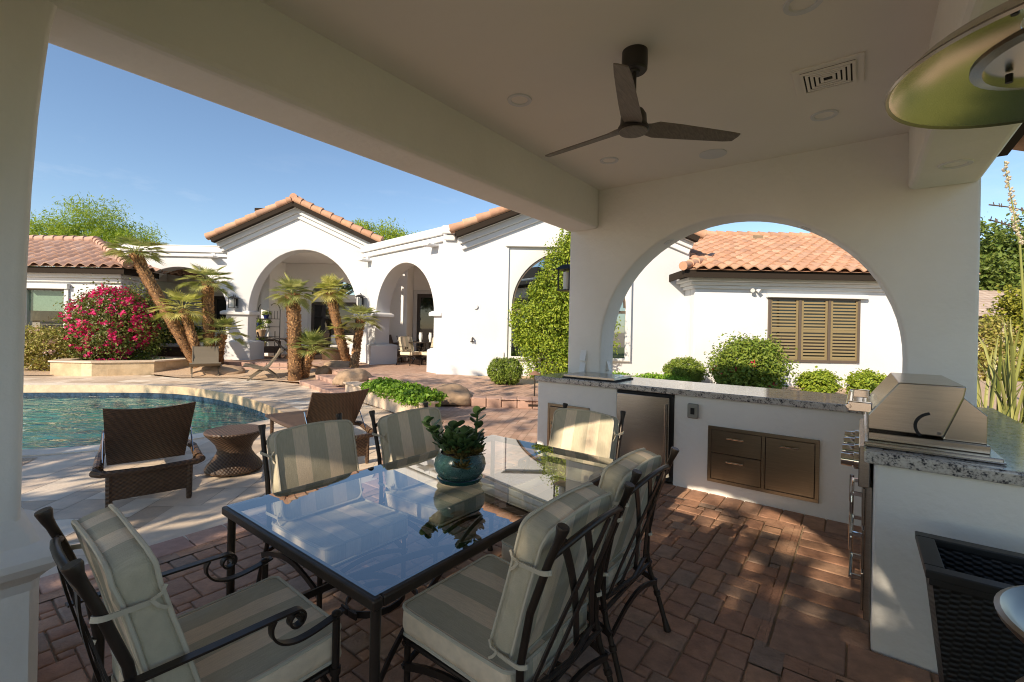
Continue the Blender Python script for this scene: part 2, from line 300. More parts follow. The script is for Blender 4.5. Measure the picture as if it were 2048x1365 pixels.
def tag(o, label, cat, group=None):
    o['label'] = label; o['category'] = cat
    if group: o['group'] = group
    return o
def thing(name, label, cat, loc=(0, 0, 0), rz=0, group=None):
    o = bpy.data.objects.new(name, None); COL.objects.link(o); o.location = loc; o.rotation_euler.z = rz; o.empty_display_size = .1
    return tag(o, label, cat, group)
def structure(o, kind='structure'): o['kind'] = kind; return o
def dup(root, loc=None, rz=None, label=None):
    r = root.copy(); COL.objects.link(r)
    if loc is not None: r.location = loc
    if rz is not None: r.rotation_euler.z = rz
    if label: r['label'] = label
    for ch in list(root.children):
        c = ch.copy(); COL.objects.link(c); c.parent = r
        for g in list(ch.children):
            d = g.copy(); COL.objects.link(d); d.parent = c
    return r
def plate(name, m, outer, holes=(), th=.3, parent=None, bevel=0., O=(0, 0, 0), X=(1, 0, 0), Y=(0, 0, 1)):
    """a wall of thickness th from a 2D outline with holes; outline axes X, Y, thickness goes along X x Y negated (away)"""
    cu = bpy.data.curves.new(name, 'CURVE'); cu.dimensions = '2D'; cu.fill_mode = 'BOTH'
    cu.extrude = th / 2 - bevel; cu.bevel_depth = bevel; cu.offset = -bevel; cu.bevel_resolution = 2
    for poly in [outer] + list(holes):
        sp = cu.splines.new('POLY'); sp.points.add(len(poly) - 1); sp.use_cyclic_u = True
        for p, (a, b) in zip(sp.points, poly): p.co = (a, b, 0, 1)
    ob = bpy.data.objects.new(name + '_tmp', cu); COL.objects.link(ob); dg = bpy.context.evaluated_depsgraph_get(); dg.update()
    me = bpy.data.meshes.new_from_object(ob.evaluated_get(dg)); bpy.data.objects.remove(ob); bpy.data.curves.remove(cu)
    X = Vector(X).normalized(); Y = Vector(Y).normalized(); Z = X.cross(Y); O = Vector(O)
    for v in me.vertices:
        a, b, c = v.co; v.co = O + X * a + Y * b - Z * (c + th / 2)
    me.flip_normals() if False else None
    me.materials.clear(); me.materials.append(M[m]); me.name = name
    a_ = me.attributes.new('rnd', 'FLOAT', 'FACE'); me.update()
    if bevel: me.set_sharp_from_angle(angle=R_(50))
    for p in me.polygons: p.use_smooth = bevel > 0
    import bmesh
    bm = bmesh.new(); bm.from_mesh(me); bmesh.ops.remove_doubles(bm, verts=bm.verts, dist=1e-5); bmesh.ops.recalc_face_normals(bm, faces=bm.faces); bm.to_mesh(me); bm.free()
    return link(name, me, parent)
def arch(cx, half, z0, zs, rise, n=28):           # opening outline: jambs from z0 to zs then an elliptical head
    return [(cx - half, z0)] + [(cx - half * math.cos(math.pi * i / n), zs + rise * math.sin(math.pi * i / n)) for i in range(n + 1)] + [(cx + half, z0)]
def inside(p, poly):
    x, y = p; c = False; n = len(poly)
    for i in range(n):
        x1, y1 = poly[i]; x2, y2 = poly[(i + 1) % n]
        if (y1 > y) != (y2 > y) and x < (x2 - x1) * (y - y1) / (y2 - y1) + x1: c = not c
    return c
def tiles(mb, poly, holes, ang, cell, sizes, zf, gap=.006, bev=0., seed=1, minc=.12, jit=0.):
    """random ashlar paving clipped to a polygon; poly in world xy"""
    rg = random.Random(seed); ca, sa = math.cos(ang), math.sin(ang)
    loc = [(x * ca + y * sa, -x * sa + y * ca) for x, y in poly]
    i0, i1 = math.floor(min(p[0] for p in loc) / cell), math.ceil(max(p[0] for p in loc) / cell)
    j0, j1 = math.floor(min(p[1] for p in loc) / cell), math.ceil(max(p[1] for p in loc) / cell)
    used = set()
    def ok(x, y):
        w = (x * ca - y * sa, x * sa + y * ca)
        return inside(w, poly) and not any(inside(w, h) for h in holes)
    def emit(x0, x1, y0, y1, r, lvl=0):
        cs = [ok(x0, y0), ok(x1, y0), ok(x1, y1), ok(x0, y1), ok((x0 + x1) / 2, (y0 + y1) / 2)]
        if not any(cs): return
        if not all(cs) and max(x1 - x0, y1 - y0) > minc and lvl < 6:
            if x1 - x0 > y1 - y0: m = (x0 + x1) / 2; emit(x0, m, y0, y1, r, lvl + 1); emit(m, x1, y0, y1, r, lvl + 1)
            else: m = (y0 + y1) / 2; emit(x0, x1, y0, m, r, lvl + 1); emit(x0, x1, m, y1, r, lvl + 1)
            return
        if not cs[4]: return
        g = 0 if lvl else gap / 2
        q = [(x0 + g, y0 + g), (x1 - g, y0 + g), (x1 - g, y1 - g), (x0 + g, y1 - g)]
        if jit: q = [(a + rg.uniform(-jit, jit), b + rg.uniform(-jit, jit)) for a, b in q]
        dz = rg.uniform(-.002, .002) if bev else 0
        W = lambda a, b, h: (a * ca - b * sa, a * sa + b * ca, zf(a * ca - b * sa, a * sa + b * ca) + h)
        if bev and not lvl:
            cx_, cy_ = (x0 + x1) / 2, (y0 + y1) / 2
            def ins(k): return [(a + math.copysign(min(k, abs(cx_ - a) * .8), cx_ - a), b + math.copysign(min(k, abs(cy_ - b) * .8), cy_ - b)) for a, b in q]
            rings = [(q, -.02), (q, -bev * .8), (ins(bev * .45), -bev * .22), (ins(bev * 1.3), dz)]
            vs = [W(a, b, h) for rr, h in rings for a, b in rr]
            mb.add(vs, [(k * 4 + j, k * 4 + (j + 1) % 4, k * 4 + 4 + (j + 1) % 4, k * 4 + 4 + j) for k in range(3) for j in range(4)] + [(12, 13, 14, 15)], True, r)
        else: mb.add([W(a, b, 0) for a, b in q], [(0, 1, 2, 3)], False, r)
    for j in range(j0, j1 + 1):
        for i in range(i0, i1 + 1):
            if (i, j) in used: continue
            opts = list(sizes); rg.shuffle(opts); pick = (1, 1)
            for a, b in opts:
                if all((i + p, j + q) not in used for p in range(a) for q in range(b)): pick = (a, b); break
            for p in range(pick[0]):
                for q in range(pick[1]): used.add((i + p, j + q))
            emit(i * cell, (i + pick[0]) * cell, j * cell, (j + pick[1]) * cell, rg.random())
    return mb
def sheet(name, poly, z, m, zf=None):               # flat ground sheet from a polygon
    mb = MB(); mb.add([(x, y, zf(x, y) if zf else z) for x, y in poly], [tuple(range(len(poly)))]); return structure(mb.build(name, m))
# ---- foliage
def foliage(name, blobs, n, size, m, parent=None, seed=1, clump=.22, shell=.75, flat=0., off=(0, 0, 0), aspect=.55, ncl=None, kind=None, droop=0., fill=.5):
    rg = np.random.default_rng(seed); V = []; area = np.array([b[3] * b[4] + b[4] * b[5] + b[3] * b[5] for b in blobs]); area = area / area.sum()
    P, D = [], []
    for b, a in zip(blobs, area):
        k = max(8, int(n * a)); c = np.array(b[:3]); rr = np.array(b[3:6])
        nc = max(5, int((ncl or 40) * a * len(blobs) ** .5))
        d = rg.normal(size=(nc, 3)); d /= np.linalg.norm(d, axis=1)[:, None]
        rad = np.where(rg.random(nc) < fill, rg.uniform(shell, 1.06, nc), rg.uniform(.3, 1, nc))
        cc = d * rad[:, None]
        ix = rg.integers(0, nc, k); p = cc[ix] + rg.normal(size=(k, 3)) * clump
        P.append(c + p * rr); D.append(p / (np.linalg.norm(p, axis=1)[:, None] + 1e-6))
    P = np.concatenate(P); D = np.concatenate(D); k = len(P)
    nrm = D * .6 + rg.normal(size=(k, 3)) * .65 + np.array([0, 0, .35]); nrm /= np.linalg.norm(nrm, axis=1)[:, None]
    t = np.cross(nrm, rg.normal(size=(k, 3))); t[:, 2] -= droop; t /= np.linalg.norm(t, axis=1)[:, None]; bt = np.cross(nrm, t)
    s = size * rg.uniform(.6, 1.35, k)[:, None]
    q = np.stack([P - t * s * .5, P + bt * s * aspect * .5 + nrm * s * .08, P + t * s * .5, P - bt * s * aspect * .5 + nrm * s * .08], 1).reshape(-1, 3) - np.array(off)
    me = bpy.data.meshes.new(name); me.from_pydata(q.tolist(), [], np.arange(k * 4).reshape(-1, 4).tolist()); me.materials.append(M[m])
    a_ = me.attributes.new('rnd', 'FLOAT', 'FACE'); a_.data.foreach_set('value', rg.random(k).astype(np.float32)); me.update()
    o = link(name, me, parent)
    if kind: o['kind'] = kind
    return o
def bush(name, label, cat, c, r, n, size, m, seed, flower=None, nfl=0, fsize=.06, group=None, shell=.85, clump=.14, fblobs=None, blobs=None, ncl=60):
    """c = base centre, r = (rx, ry, rz) half extents"""
    th = thing(name, label, cat, c, 0, group)
    bl = blobs or [(0, 0, r[2], *r)]
    foliage('foliage', bl, int(n * 1.7), size, m, th, seed, clump * 1.15, shell, ncl=int(ncl * 2), fill=.72)
    mb = MB()
    for k in range(7):
        a = k * .9; q = .55 * r[0]
        mb.tube([(.05 * math.cos(a), .05 * math.sin(a), 0), (q * .4 * math.cos(a), q * .4 * math.sin(a), r[2] * .6), (q * math.cos(a), q * math.sin(a), r[2] * 1.3)], [.02, .014, .006], 5)
    mb.build('stem', 'bark', th)
    if flower: foliage('flowers' if False else 'blossom', fblobs or bl, nfl, fsize, flower, th, seed + 5, .06, .98, ncl=max(10, nfl // 40), aspect=.8, fill=1.)
    return th
def tree(name, label, base, height, crown, n, size, m, seed, group=None, trunk=.16, ncl=90, clump=.16, aspect=.5, droop=0., lean=(0, 0), shell=.5):
    """crown: list of blobs relative to base"""
    th = thing(name, label, 'tree', base, 0, group); mb = MB(); rg = random.Random(seed)
    top = Vector((lean[0], lean[1], height * .42)); mb.tube([(0, 0, -.1), (lean[0] * .3, lean[1] * .3, height * .2), top], [trunk, trunk * .8, trunk * .65], 9)
    for b in crown:
        for k in range(4):
            e = Vector((b[0] + rg.uniform(-.7, .7) * b[3], b[1] + rg.uniform(-.7, .7) * b[4], b[2] + rg.uniform(-.3, .7) * b[5])); st = top * rg.uniform(.75, 1)
            mid = st.lerp(e, .5) + Vector((rg.uniform(-.2, .2), rg.uniform(-.2, .2), .15)) * b[3] * .4
            mb.tube([st, st.lerp(mid, .5) + Vector((0, 0, .05)), mid, e], [trunk * .5, trunk * .36, trunk * .24, .008], 6)
    mb.build('trunk', 'bark', th)
    foliage('crown', crown, n, size, m, th, seed, clump, shell, ncl=ncl, aspect=aspect, droop=droop)
    return th
def tile_roof(mb, O, X, Y, w, l, pitch=.27, course=.36, amp=.05, mask=None):
    O = Vector(O); X = Vector(X).normalized(); Y = Vector(Y).normalized(); Nn = X.cross(Y)
    if Nn.z < 0: Nn = -Nn
    K = 8
    for j in range(int(math.ceil(l / course))):
        for i in range(int(math.ceil(w / pitch))):
            if mask and not mask((i + .5) * pitch, (j + .5) * course): continue
            r = rnd.random(); vs = []; du = rnd.uniform(-.006, .006)
            for (yy, dz) in ((j * course + du, .012), (j * course + du, .04), (min((j + 1) * course + .03, l + .03), .004)):
                for q in range(K + 1):
                    u = q / K; h = amp * (math.cos(2 * math.pi * (u - .5)) * .5 + .5) ** .8
                    vs.append(O + X * ((i + u) * pitch) + Y * yy + Nn * (h + dz))
            fs = [(a * (K + 1) + q, a * (K + 1) + q + 1, (a + 1) * (K + 1) + q + 1, (a + 1) * (K + 1) + q) for a in range(2) for q in range(K)]
            mb.add(vs, fs, True, r)
            y0_, y1_ = j * course + .012, min((j + 1) * course + .03, l + .03); mb.add([O + X * (i * pitch) + Y * y0_ - Nn * .004, O + X * ((i + 1) * pitch) + Y * y0_ - Nn * .004, O + X * ((i + 1) * pitch) + Y * y1_ - Nn * .012, O + X * (i * pitch) + Y * y1_ - Nn * .012], [(0, 1, 2, 3)], False, r)
    return mb
def ridge(mb, A, B, rad=.12, step=.36):
    A = Vector(A); B = Vector(B); L = (B - A).length; d = (B - A) / L; n = int(L / step) + 1
    for k in range(n):
        p = A + d * (k * step); q = A + d * min(k * step + step * 1.08, L)
        mb.tube([p + Vector((0, 0, .025)), q], [rad, rad * .82], 10)
    return mb
# ================================================================== GROUND, POOL, PAVING
def zter(x, y): return .15 + .15 * max(0, min(1, (y - 8.7) / 2.6))
XYs = lambda pts: [(p[0], p[1]) for p in pts]
pool_px = [(-420, 912), (-150, 907), (47, 903), (200, 893), (400, 870), (480, 853), (540, 840), (573, 838), (578, 833), (560, 822), (530, 808), (480, 793), (420, 781), (345, 772.5), (200, 771), (47, 771), (-100, 771), (-420, 771)]
pool = XYs([at(px, py) for px, py in pool_px])
def offset(poly, d):
    n = len(poly); out = []; area = sum(poly[i][0] * poly[(i + 1) % n][1] - poly[(i + 1) % n][0] * poly[i][1] for i in range(n)); sg = 1 if area > 0 else -1
    for i in range(n):
        a, b, c = Vector(poly[i - 1]), Vector(poly[i]), Vector(poly[(i + 1) % n]); u = (b - a).normalized(); w = (c - b).normalized()
        n1 = Vector((u.y, -u.x)) * sg; n2 = Vector((w.y, -w.x)) * sg; m = (n1 + n2).normalized(); out.append(tuple(b + m * d / max(.5, m.dot(n1))))
    return out
def chaikin(p, k=2):
    for _ in range(k):
        q = []
        for i in range(len(p)):
            a, b = p[i], p[(i + 1) % len(p)]; q += [(a[0] * .75 + b[0] * .25, a[1] * .75 + b[1] * .25), (a[0] * .25 + b[0] * .75, a[1] * .25 + b[1] * .75)]
        p = q
    return p
pool = chaikin(pool)
pool_out = offset(pool, .28)
# ground sheet with the pool cut out: ring fan from pool to the far border
g = MB(); ctr = Vector((sum(p[0] for p in pool) / len(pool), sum(p[1] for p in pool) / len(pool))); n = len(pool)
vs = [(x, y, -.05) for x, y in pool_out]; vs += [(ctr.x + (x - ctr.x) / max(1e-6, math.hypot(x - ctr.x, y - ctr.y)) * 900, ctr.y + (y - ctr.y) / max(1e-6, math.hypot(x - ctr.x, y - ctr.y)) * 900, -.05) for x, y in pool_out]
g.add(vs, [(i, (i + 1) % n, n + (i + 1) % n, n + i) for i in range(n)]); structure(g.build('ground', 'gravel'))
# pool basin
pb = MB(); n = len(pool)
pb.add([(x, y, -.30) for x, y in pool] + [(x, y, -.85) for x, y in pool], [(i, (i + 1) % n, n + (i + 1) % n, n + i) for i in range(n)] + [tuple(range(n, 2 * n))]); structure(pb.build('pool_basin', 'plaster'))
pt = MB(); pt.add([(x, y, -.165) for x, y in pool] + [(x, y, -.30) for x, y in pool], [(i, (i + 1) % n, n + (i + 1) % n, n + i) for i in range(n)]); structure(pt.build('pool_waterline', 'pool_tile'))
cp = MB(); cb_ = MB(); oi = offset(pool, -.015)
L_ = 0
for i in range(n):
    j = (i + 1) % n; r = .5 + .5 * math.sin((i // 3) * 12.9898); r -= math.floor(r)
    cp.add([(*oi[i], -.165), (*oi[j], -.165), (*pool_out[j], -.06), (*pool_out[i], -.06), (*oi[i], .012), (*oi[j], .012), (*pool_out[j], .012), (*pool_out[i], .012)],
           [(2, 3, 7, 6), (4, 5, 6, 7)], False, r)
    cb_.add([(*oi[i], -.165), (*oi[j], -.165), (*oi[j], .012), (*oi[i], .012)], [(0, 1, 2, 3)], False, r)
structure(cp.build('pool_coping', 'travertine')); structure(cb_.build('pool_edge_band', 'trav_gold'))
wt = MB(); wt.add([(x, y, -.255) for x, y in pool], [tuple(range(n))]); structure(wt.build('pool_water', 'water'))
# travertine deck
E1 = lambda s, t: tuple(PV(s, t)[:2])
deck = [E1(-3.62, -3), E1(-3.62, 2.6), tuple(at(770, 880)[:2]), tuple(at(800, 838)[:2]), tuple(at(773, 821)[:2]), tuple(at(736, 811)[:2]), tuple(at(675, 792)[:2]), tuple(at(600, 769)[:2]), tuple(at(560, 764)[:2]),
        tuple(at(470, 757)[:2]), tuple(at(360, 757)[:2]), tuple(at(300, 751)[:2]), tuple(at(100, 751)[:2]), tuple(at(-60, 752)[:2]), (-24, 12.5), (-26, 8), (-14, -2)]
tv = MB(); tiles(tv, deck, [pool_out], R_(7.5), .2, [(2, 3), (3, 2), (2, 2), (2, 2), (4, 2), (2, 4), (1, 2), (2, 1), (3, 3)], lambda x, y: 0., gap=.005, seed=5, minc=.07)
structure(tv.build('pool_deck', 'travertine'))
dk = MB(); n2 = len(deck)
tg = MB(); tiles(tg, deck, [pool_out], R_(7.5), 1.0, [(1, 1)], lambda x, y: -.004, gap=0, seed=5, minc=.08); structure(tg.build('deck_joints', 'trav_grout'))
# pavilion floor: border, field, soldier rows
def pvpoly(*st): return [E1(s, t) for s, t in st]
FL = [(-3.48, -2), (-3.48, 4.2), (-3.48, 4.5), (-3.05, 4.5), (-3.05, 4.2), (-.33, 4.2), (-.33, 2.45), (3.5, 2.45), (3.5, -2)]
fl = MB(); tiles(fl, pvpoly((-3.48, -1.5), (-3.48, 4.55), (-3.06, 4.55), (-3.06, 4.2), (-.332, 4.2), (-.332, 2.47), (2.2, 2.47), (2.2, -1.5)), [], RZ, .064,
                [(3, 2), (2, 3), (2, 2), (3, 2), (2, 2), (2, 3), (3, 2)], lambda x, y: 0., gap=.006, bev=.010, seed=11, minc=.02, jit=.0022)
def row(mb, s0, s1, t0, t1, ds, dt, up=0.):
    a = s0
    while a < s1 - 1e-6:
        b = t0
        while b < t1 - 1e-6:
            x1, y1 = min(a + ds, s1), min(b + dt, t1); tiles1(mb, a, x1, b, y1, up=up); b += dt
        a += ds
def tiles1(mb, s0, s1, t0, t1, g=.0035, bev=.009, up=0.):
    q = [(s0 + g, t0 + g), (s1 - g, t0 + g), (s1 - g, t1 - g), (s0 + g, t1 - g)]; r = rnd.random()
    def ins(k): return [(s0 + g + k, t0 + g + k), (s1 - g - k, t0 + g + k), (s1 - g - k, t1 - g - k), (s0 + g + k, t1 - g - k)]
    vs = [PV(a, b, h + up) for rr, h in ((q, -.02), (q, -bev * .8), (ins(bev * .45), -bev * .2), (ins(bev * 1.2), 0)) for a, b in rr]
    mb.add(vs, [(k * 4 + j, k * 4 + (j + 1) % 4, k * 4 + 4 + (j + 1) % 4, k * 4 + 4 + j) for k in range(3) for j in range(4)] + [(12, 13, 14, 15)], True, r)
row(fl, -.33, .06, 2.75, 4.2, .39, .15); row(fl, -3.05, .06, 4.2, 4.5, .15, .3); row(fl, -.33, 1.6, 2.47, 2.76, .3, .29)
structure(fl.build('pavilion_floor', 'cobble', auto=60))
bd = MB(); row(bd, -3.72, -3.48, -1.5, 4.6, .24, .24, .005); structure(bd.build('paver_border', 'border', auto=60))
sheet('floor_bed', pvpoly((-3.72, -1.6), (-3.72, 4.6), (4, 4.6), (4, -1.6)), -.012, 'grout')
# patio pavers beside the counter and the path up to the house
patio = [E1(-3.73, 2.7), tuple(at(771, 880)[:2]), tuple(at(801, 838)[:2]), tuple(at(860, 812)[:2]), tuple(at(925, 812.5)[:2]), tuple(at(1085, 818)[:2]), (3.5, 8.0), E1(-2.0, 6.2), E1(-3.06, 5.6), E1(-3.06, 4.6), E1(-3.73, 4.6)]
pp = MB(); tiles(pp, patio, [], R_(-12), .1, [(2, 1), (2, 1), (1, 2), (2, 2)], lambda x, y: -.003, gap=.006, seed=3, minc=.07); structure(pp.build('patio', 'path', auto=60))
sheet('patio_bed', patio, -.008, 'grout')
ter = [tuple(at(658, 737, .3)[:2]), tuple(at(690, 751, .3)[:2]), (-3.25, 10.0), (-1.25, 8.95), (-.9, 8.78), tuple(at(1075, 803, .15)[:2]), (2.2, 8.6), (2.2, 9.3), (.6, 10.2), (-1.2, 11.5), (-2.0, 12.0), (-1.6, 19), (-16, 19), (-16, 15.0), tuple(at(345, 722, .3)[:2]), tuple(at(430, 724, .3)[:2]), tuple(at(600, 726, .3)[:2])]
tp = MB(); tiles(tp, ter, [], R_(-32), .105, [(2, 1), (2, 1), (1, 2), (1, 1)], lambda x, y: zter(x, y) + .004, gap=.007, seed=4, minc=.08); structure(tp.build('terrace', 'path', auto=60))
sb = MB(); tiles(sb, ter, [], 0, .4, [(1, 1)], lambda x, y: zter(x, y), gap=0, seed=4, minc=.1); structure(sb.build('terrace_bed', 'grout'))
# kerb stones along the patio step, the wrap-round stairs
kb = MB(); A = Vector((-1.05, 8.80)); B = Vector((2.2, 8.42))
for k in range(11):
    a = A.lerp(B, k / 11); b = A.lerp(B, (k + .97) / 11)
    kb.hexa([(a.x, a.y - .02, -.02), (b.x, b.y - .02, -.02), (b.x, b.y + .34, -.02), (a.x, a.y + .34, -.02), (a.x, a.y - .05, .165), (b.x, b.y - .05, .165), (b.x, b.y + .34, .17), (a.x, a.y + .34, .17)])
structure(kb.build('patio_step', 'flag', bevel=.02))
st_ = MB(); dv = Vector((.64, -.766)); nv = Vector((.766, .64)); P0 = at(602, 762, .1).to_2d()
for lv, (o, ln0, ln1) in enumerate(((0, -.1, 2.75), (.47, -.35, 2.55), (.94, -.5, 2.1))):
    z1 = .1 * (lv + 1) + (.012 if lv == 2 else 0); m = 5
    for k in range(m):
        a = P0 + nv * o + dv * (ln0 + (ln1 - ln0) * k / m); b = P0 + nv * o + dv * (ln0 + (ln1 - ln0) * (k + .985) / m); w = nv * .5
        st_.hexa([(*(a - nv * 0), -.02), (*b, -.02), (*(b + w), -.02), (*(a + w), -.02), (*(a - nv * .03), z1), (*(b - nv * .03), z1), (*(b + w), z1), (*(a + w), z1)])
structure(st_.build('garden_stair', 'flag', bevel=.018))
st2 = MB()
for lv in range(3):
    z1 = .1 * (lv + 1) + (.012 if lv == 2 else 0); y0 = 13.15 + .45 * lv
    xa, xb = dep(430, 700, y0).x, dep(640, 700, y0).x
    for k in range(8):
        a = xa + (xb - xa) * k / 8; b = xa + (xb - xa) * (k + .985) / 8
        st2.hexa([(a, y0, -.02), (b, y0, -.02), (b, y0 + .5, -.02), (a, y0 + .5, -.02), (a, y0 - .03, z1), (b, y0 - .03, z1), (b, y0 + .5, z1), (a, y0 + .5, z1)])
structure(st2.build('porch_stair', 'flag', bevel=.018))
# gravel beds
bed = [tuple(at(360, 757)[:2]), tuple(at(300, 751)[:2]), (-10.0, 14.8), (-16, 15.2), (-16, 16.5), (-9.5, 15.5), (-4.5, 14.0), tuple(at(640, 735, .15)[:2]), tuple(at(640, 768)[:2]), tuple(at(560, 764)[:2]), tuple(at(470, 757)[:2])]
sheet('gravel_bed', bed, 0, 'gravel', lambda x, y: .02 + .26 * max(0, min(1, (y - 12.6) / 2)))
sheet('gravel_bed', [(-24, 12), tuple(at(-60, 752)[:2]), tuple(at(100, 752)[:2]), (-13, 15), (-24, 15)], .02, 'gravel')
sheet('gravel_bed', [(-2.05, 12.05), (-1.15, 11.45), (.6, 10.2), (2.2, 9.25), (2.2, 8.7), (3.4, 7.9), E1(-1.9, 6.1), E1(3.2, 6.1), (16, 8), (16, 13), (-2, 13)], 0, 'gravel', lambda x, y: .10 + .19 * max(0, min(1, (y - 8.2) / 3)))
sheet('lawn', [E1(.95, -3), E1(.95, 5.6), E1(3.2, 6.1), (16, 8), (18, 26), (60, 26), (60, -20), (5, -20)], .012, 'lawn')
# ================================================================== PAVILION
pav = thing('pavilion', 'white stucco open pavilion with arched walls, beams and flat ceiling over the dining set', 'pavilion', (0, 0, 0), RZ)
AW = lambda name, t0, z0: plate(name, 'stucco', [(-3.03, -.05), (.745, -.05), (.745, 3.5), (-3.03, 3.5)], [arch(-1.13, 1.435, z0, 1.28, 1.44, 36)], .38, pav, .025, O=(0, t0, 0))
aw = AW('arch_wall', 5.15, .9)
plate('arch_wall', 'stucco', [(-2.62, -.05), (-2.565, -.05)] + arch(-1.13, 1.435, -.05, 1.28, 1.44, 36)[1:-1] + [(.305, -.05), (.745, -.05), (.745, 3.5), (-2.62, 3.5)], [], .38, pav, .02, O=(0, -.42, 0))
MB().box(-3.03, -2.62, -.42, 5.16, 2.76, 3.5).build('beam', 'stucco', pav, bevel=.045, seg=3)
MB().box(.297, .74, -.42, 5.16, 2.735, 3.5).build('beam', 'stucco', pav, bevel=.045, seg=3)
MB().box(-2.63, .31, -.4, 5.17, 3.24, 3.4).build('ceiling', 'ceiling', pav)
pm = MB(); zs = [-.02, .5, .9, 1.3, 1.7, 2.0, 2.3, 2.5, 2.65, 2.77]
ed = [.256, .256, .256, .256, .26, .268, .282, .297, .31, .33]
pm.sweep([(0, 0, z) for z in zs], [(-1, -1), (1, -1), (1, 1), (-1, 1)], (1, 0, 0)); pm.v = []; pm.f = []; pm.sm = []; pm.r = []
for k in range(len(zs) - 1):
    a, b = ed[k], ed[k + 1]
    ring = lambda e, z: [(-3.03, -.42, z), (-2.618, -.42, z), (-2.618, e - .04, z), (-2.622, e - .015, z), (-2.64, e, z), (-3.0, e, z), (-3.03, e - .03, z)]
    A_, B_ = ring(a, zs[k]), ring(b, zs[k + 1]); pm.add(A_ + B_, [(i, (i + 1) % 7, 7 + (i + 1) % 7, 7 + i) for i in range(7)], True, .5)
pm.build('pillar', 'stucco', pav, auto=70)
pl = MB(); prof = [(-.02, .05), (.42, .05), (.455, .052), (.475, .07), (.50, .098), (.53, .11), (.555, .105), (.575, .085), (.60, .05), (.66, .018), (.70, 0)]
for k in range(len(prof) - 1):
    (z0, a), (z1, b) = prof[k], prof[k + 1]
    rg_ = lambda e, z: [(-3.03 - e, -.42, z), (-2.618 + e, -.42, z), (-2.618 + e, .256 + e - .03, z), (-2.618 + e - .03, .256 + e, z), (-3.03 - e, .256 + e, z)]
    pl.add(rg_(a, z0) + rg_(b, z1), [(i, (i + 1) % 5, 5 + (i + 1) % 5, 5 + i) for i in range(5)], True, .5)
pl.build('plinth', 'stucco', pav, auto=45)
pr = MB(); c0 = (-3.5, -.95); c1 = (1.02, 5.95); pk0, pk1 = (-1.15, 1.6), (-1.15, 3.3)
ez, rz_ = 3.2, 4.3
pr.add([(c0[0], c0[1], ez), (c1[0], c0[1], ez), (c1[0], c1[1], ez), (c0[0], c1[1], ez), (*pk0, rz_), (*pk1, rz_)], [(0, 1, 4), (1, 2, 5, 4), (2, 3, 5), (3, 0, 4, 5)])
for x0_, x1_, y0_, y1_ in ((c0[0], -3.031, c0[1], c1[1]), (.746, c1[0], c0[1], c1[1]), (-3.03, .745, 5.531, c1[1]), (-3.03, .745, c0[1], -.421)): pr.box(x0_, x1_, y0_, y1_, ez - .06, ez - .002)
rf = pr.build('roof', 'fascia', pav)
rt = MB(); tile_roof(rt, (c1[0] + .17, c0[1], ez - .03), (0, 1, 0), (-1, 0, (rz_ - ez) / 2.35), 6.9, 1.2)
rt.build('roof_tile', 'tile', rf)
# ceiling fittings
def downlight(s, t, z, label, r=.085):
    th = thing('recessed_light', label, 'ceiling light', PV(s, t, z), RZ, 'recessed ceiling lights')
    MB().lathe([(r * 1.12, .004), (r * 1.08, -.01), (r * .8, -.008), (r * .74, .0), (r * .7, .03)], n=28).build('trim_ring', 'trim', th)
    MB().lathe([(r * .7, .004), (0, .003)], n=24).build('lens', 'lamp_glass', th)
    return th
downlight(-2.10, 2.774, 3.24, 'white recessed ceiling light beside the left beam, left of the fan')
downlight(-2.08, 4.29, 3.24, 'white recessed ceiling light beyond the fan near the corner of beam and arched wall', .085)
downlight(-.26, 4.365, 3.24, 'white recessed ceiling light under the air vent, right of the fan')
downlight(-.27, 2.82, 3.24, 'white recessed ceiling light cut off by the top edge above the air vent')
downlight(.518, 4.514, 2.735, 'small white recessed light flush in the right beam')
for ang, lb in ((118, 'small round light in the left side of the arch soffit'), (62, 'small round light in the right side of the arch soffit')):
    a = R_(ang); o = MB().lathe([(.06, -.004), (.055, .006), (.042, .006), (.04, .002), (0, .002)], n=24).build('arch_light', 'trim', loc=PV(-1.13 + 1.432 * math.cos(a), 5.34, 1.28 + 1.437 * math.sin(a)))
    o.rotation_euler = Vector(PV(-math.cos(a), 0, -math.sin(a))).to_track_quat('Z', 'Y').to_euler(); tag(o, lb, 'soffit light', 'soffit lights in the arch')
sp = thing('ceiling_speaker', 'flat round grey speaker grille in the ceiling right of the fan blade', 'speaker', PV(-1.177, 4.705, 3.24), RZ)
MB().lathe([(.125, .002), (.125, -.006), (.115, -.008)], n=32).build('rim', 'trim', sp); MB().lathe([(.115, -.006), (0, -.007)], n=32).build('grille', mat('speaker_mesh', (.42, .40, .36), .9), sp)
vt = thing('air_vent', 'white square ceiling air vent with nested rectangular slots', 'air vent', PV(-.205, 3.72, 3.24), RZ)
vb = MB(); vb.box(-.195, .195, -.195, .195, -.012, .002).build('face_plate', 'ceiling', vt, bevel=.004)
vd = MB(); vl = MB()
vd.box(-.15, .15, -.15, .15, -.0145, -.012)
for k in range(5):
    a = .15 - k * .027; b = a - .017
    for x0, x1, y0, y1 in ((-a, a, b, a), (-a, a, -a, -b), (-a, -b, -b, b), (b, a, -b, b)): vl.box(x0, x1, y0, y1, -.024 + k * .0012, -.0145)
vd.build('duct', 'black_gap', vt); vl.build('louver', 'ceiling', vt)
fn = thing('ceiling_fan', 'dark three blade ceiling fan with grey wood blades on a short rod', 'ceiling fan', PV(-1.155, 2.715, 3.24), RZ)
MB().lathe([(.078, .002), (.08, -.06), (.078, -.115), (.07, -.125), (.035, -.125), (.03, -.135)], n=28).build('canopy', 'fan_metal', fn)
MB().tube([(0, 0, -.12), (0, 0, -.42)], .0135, 12).build('rod', 'fan_metal', fn)
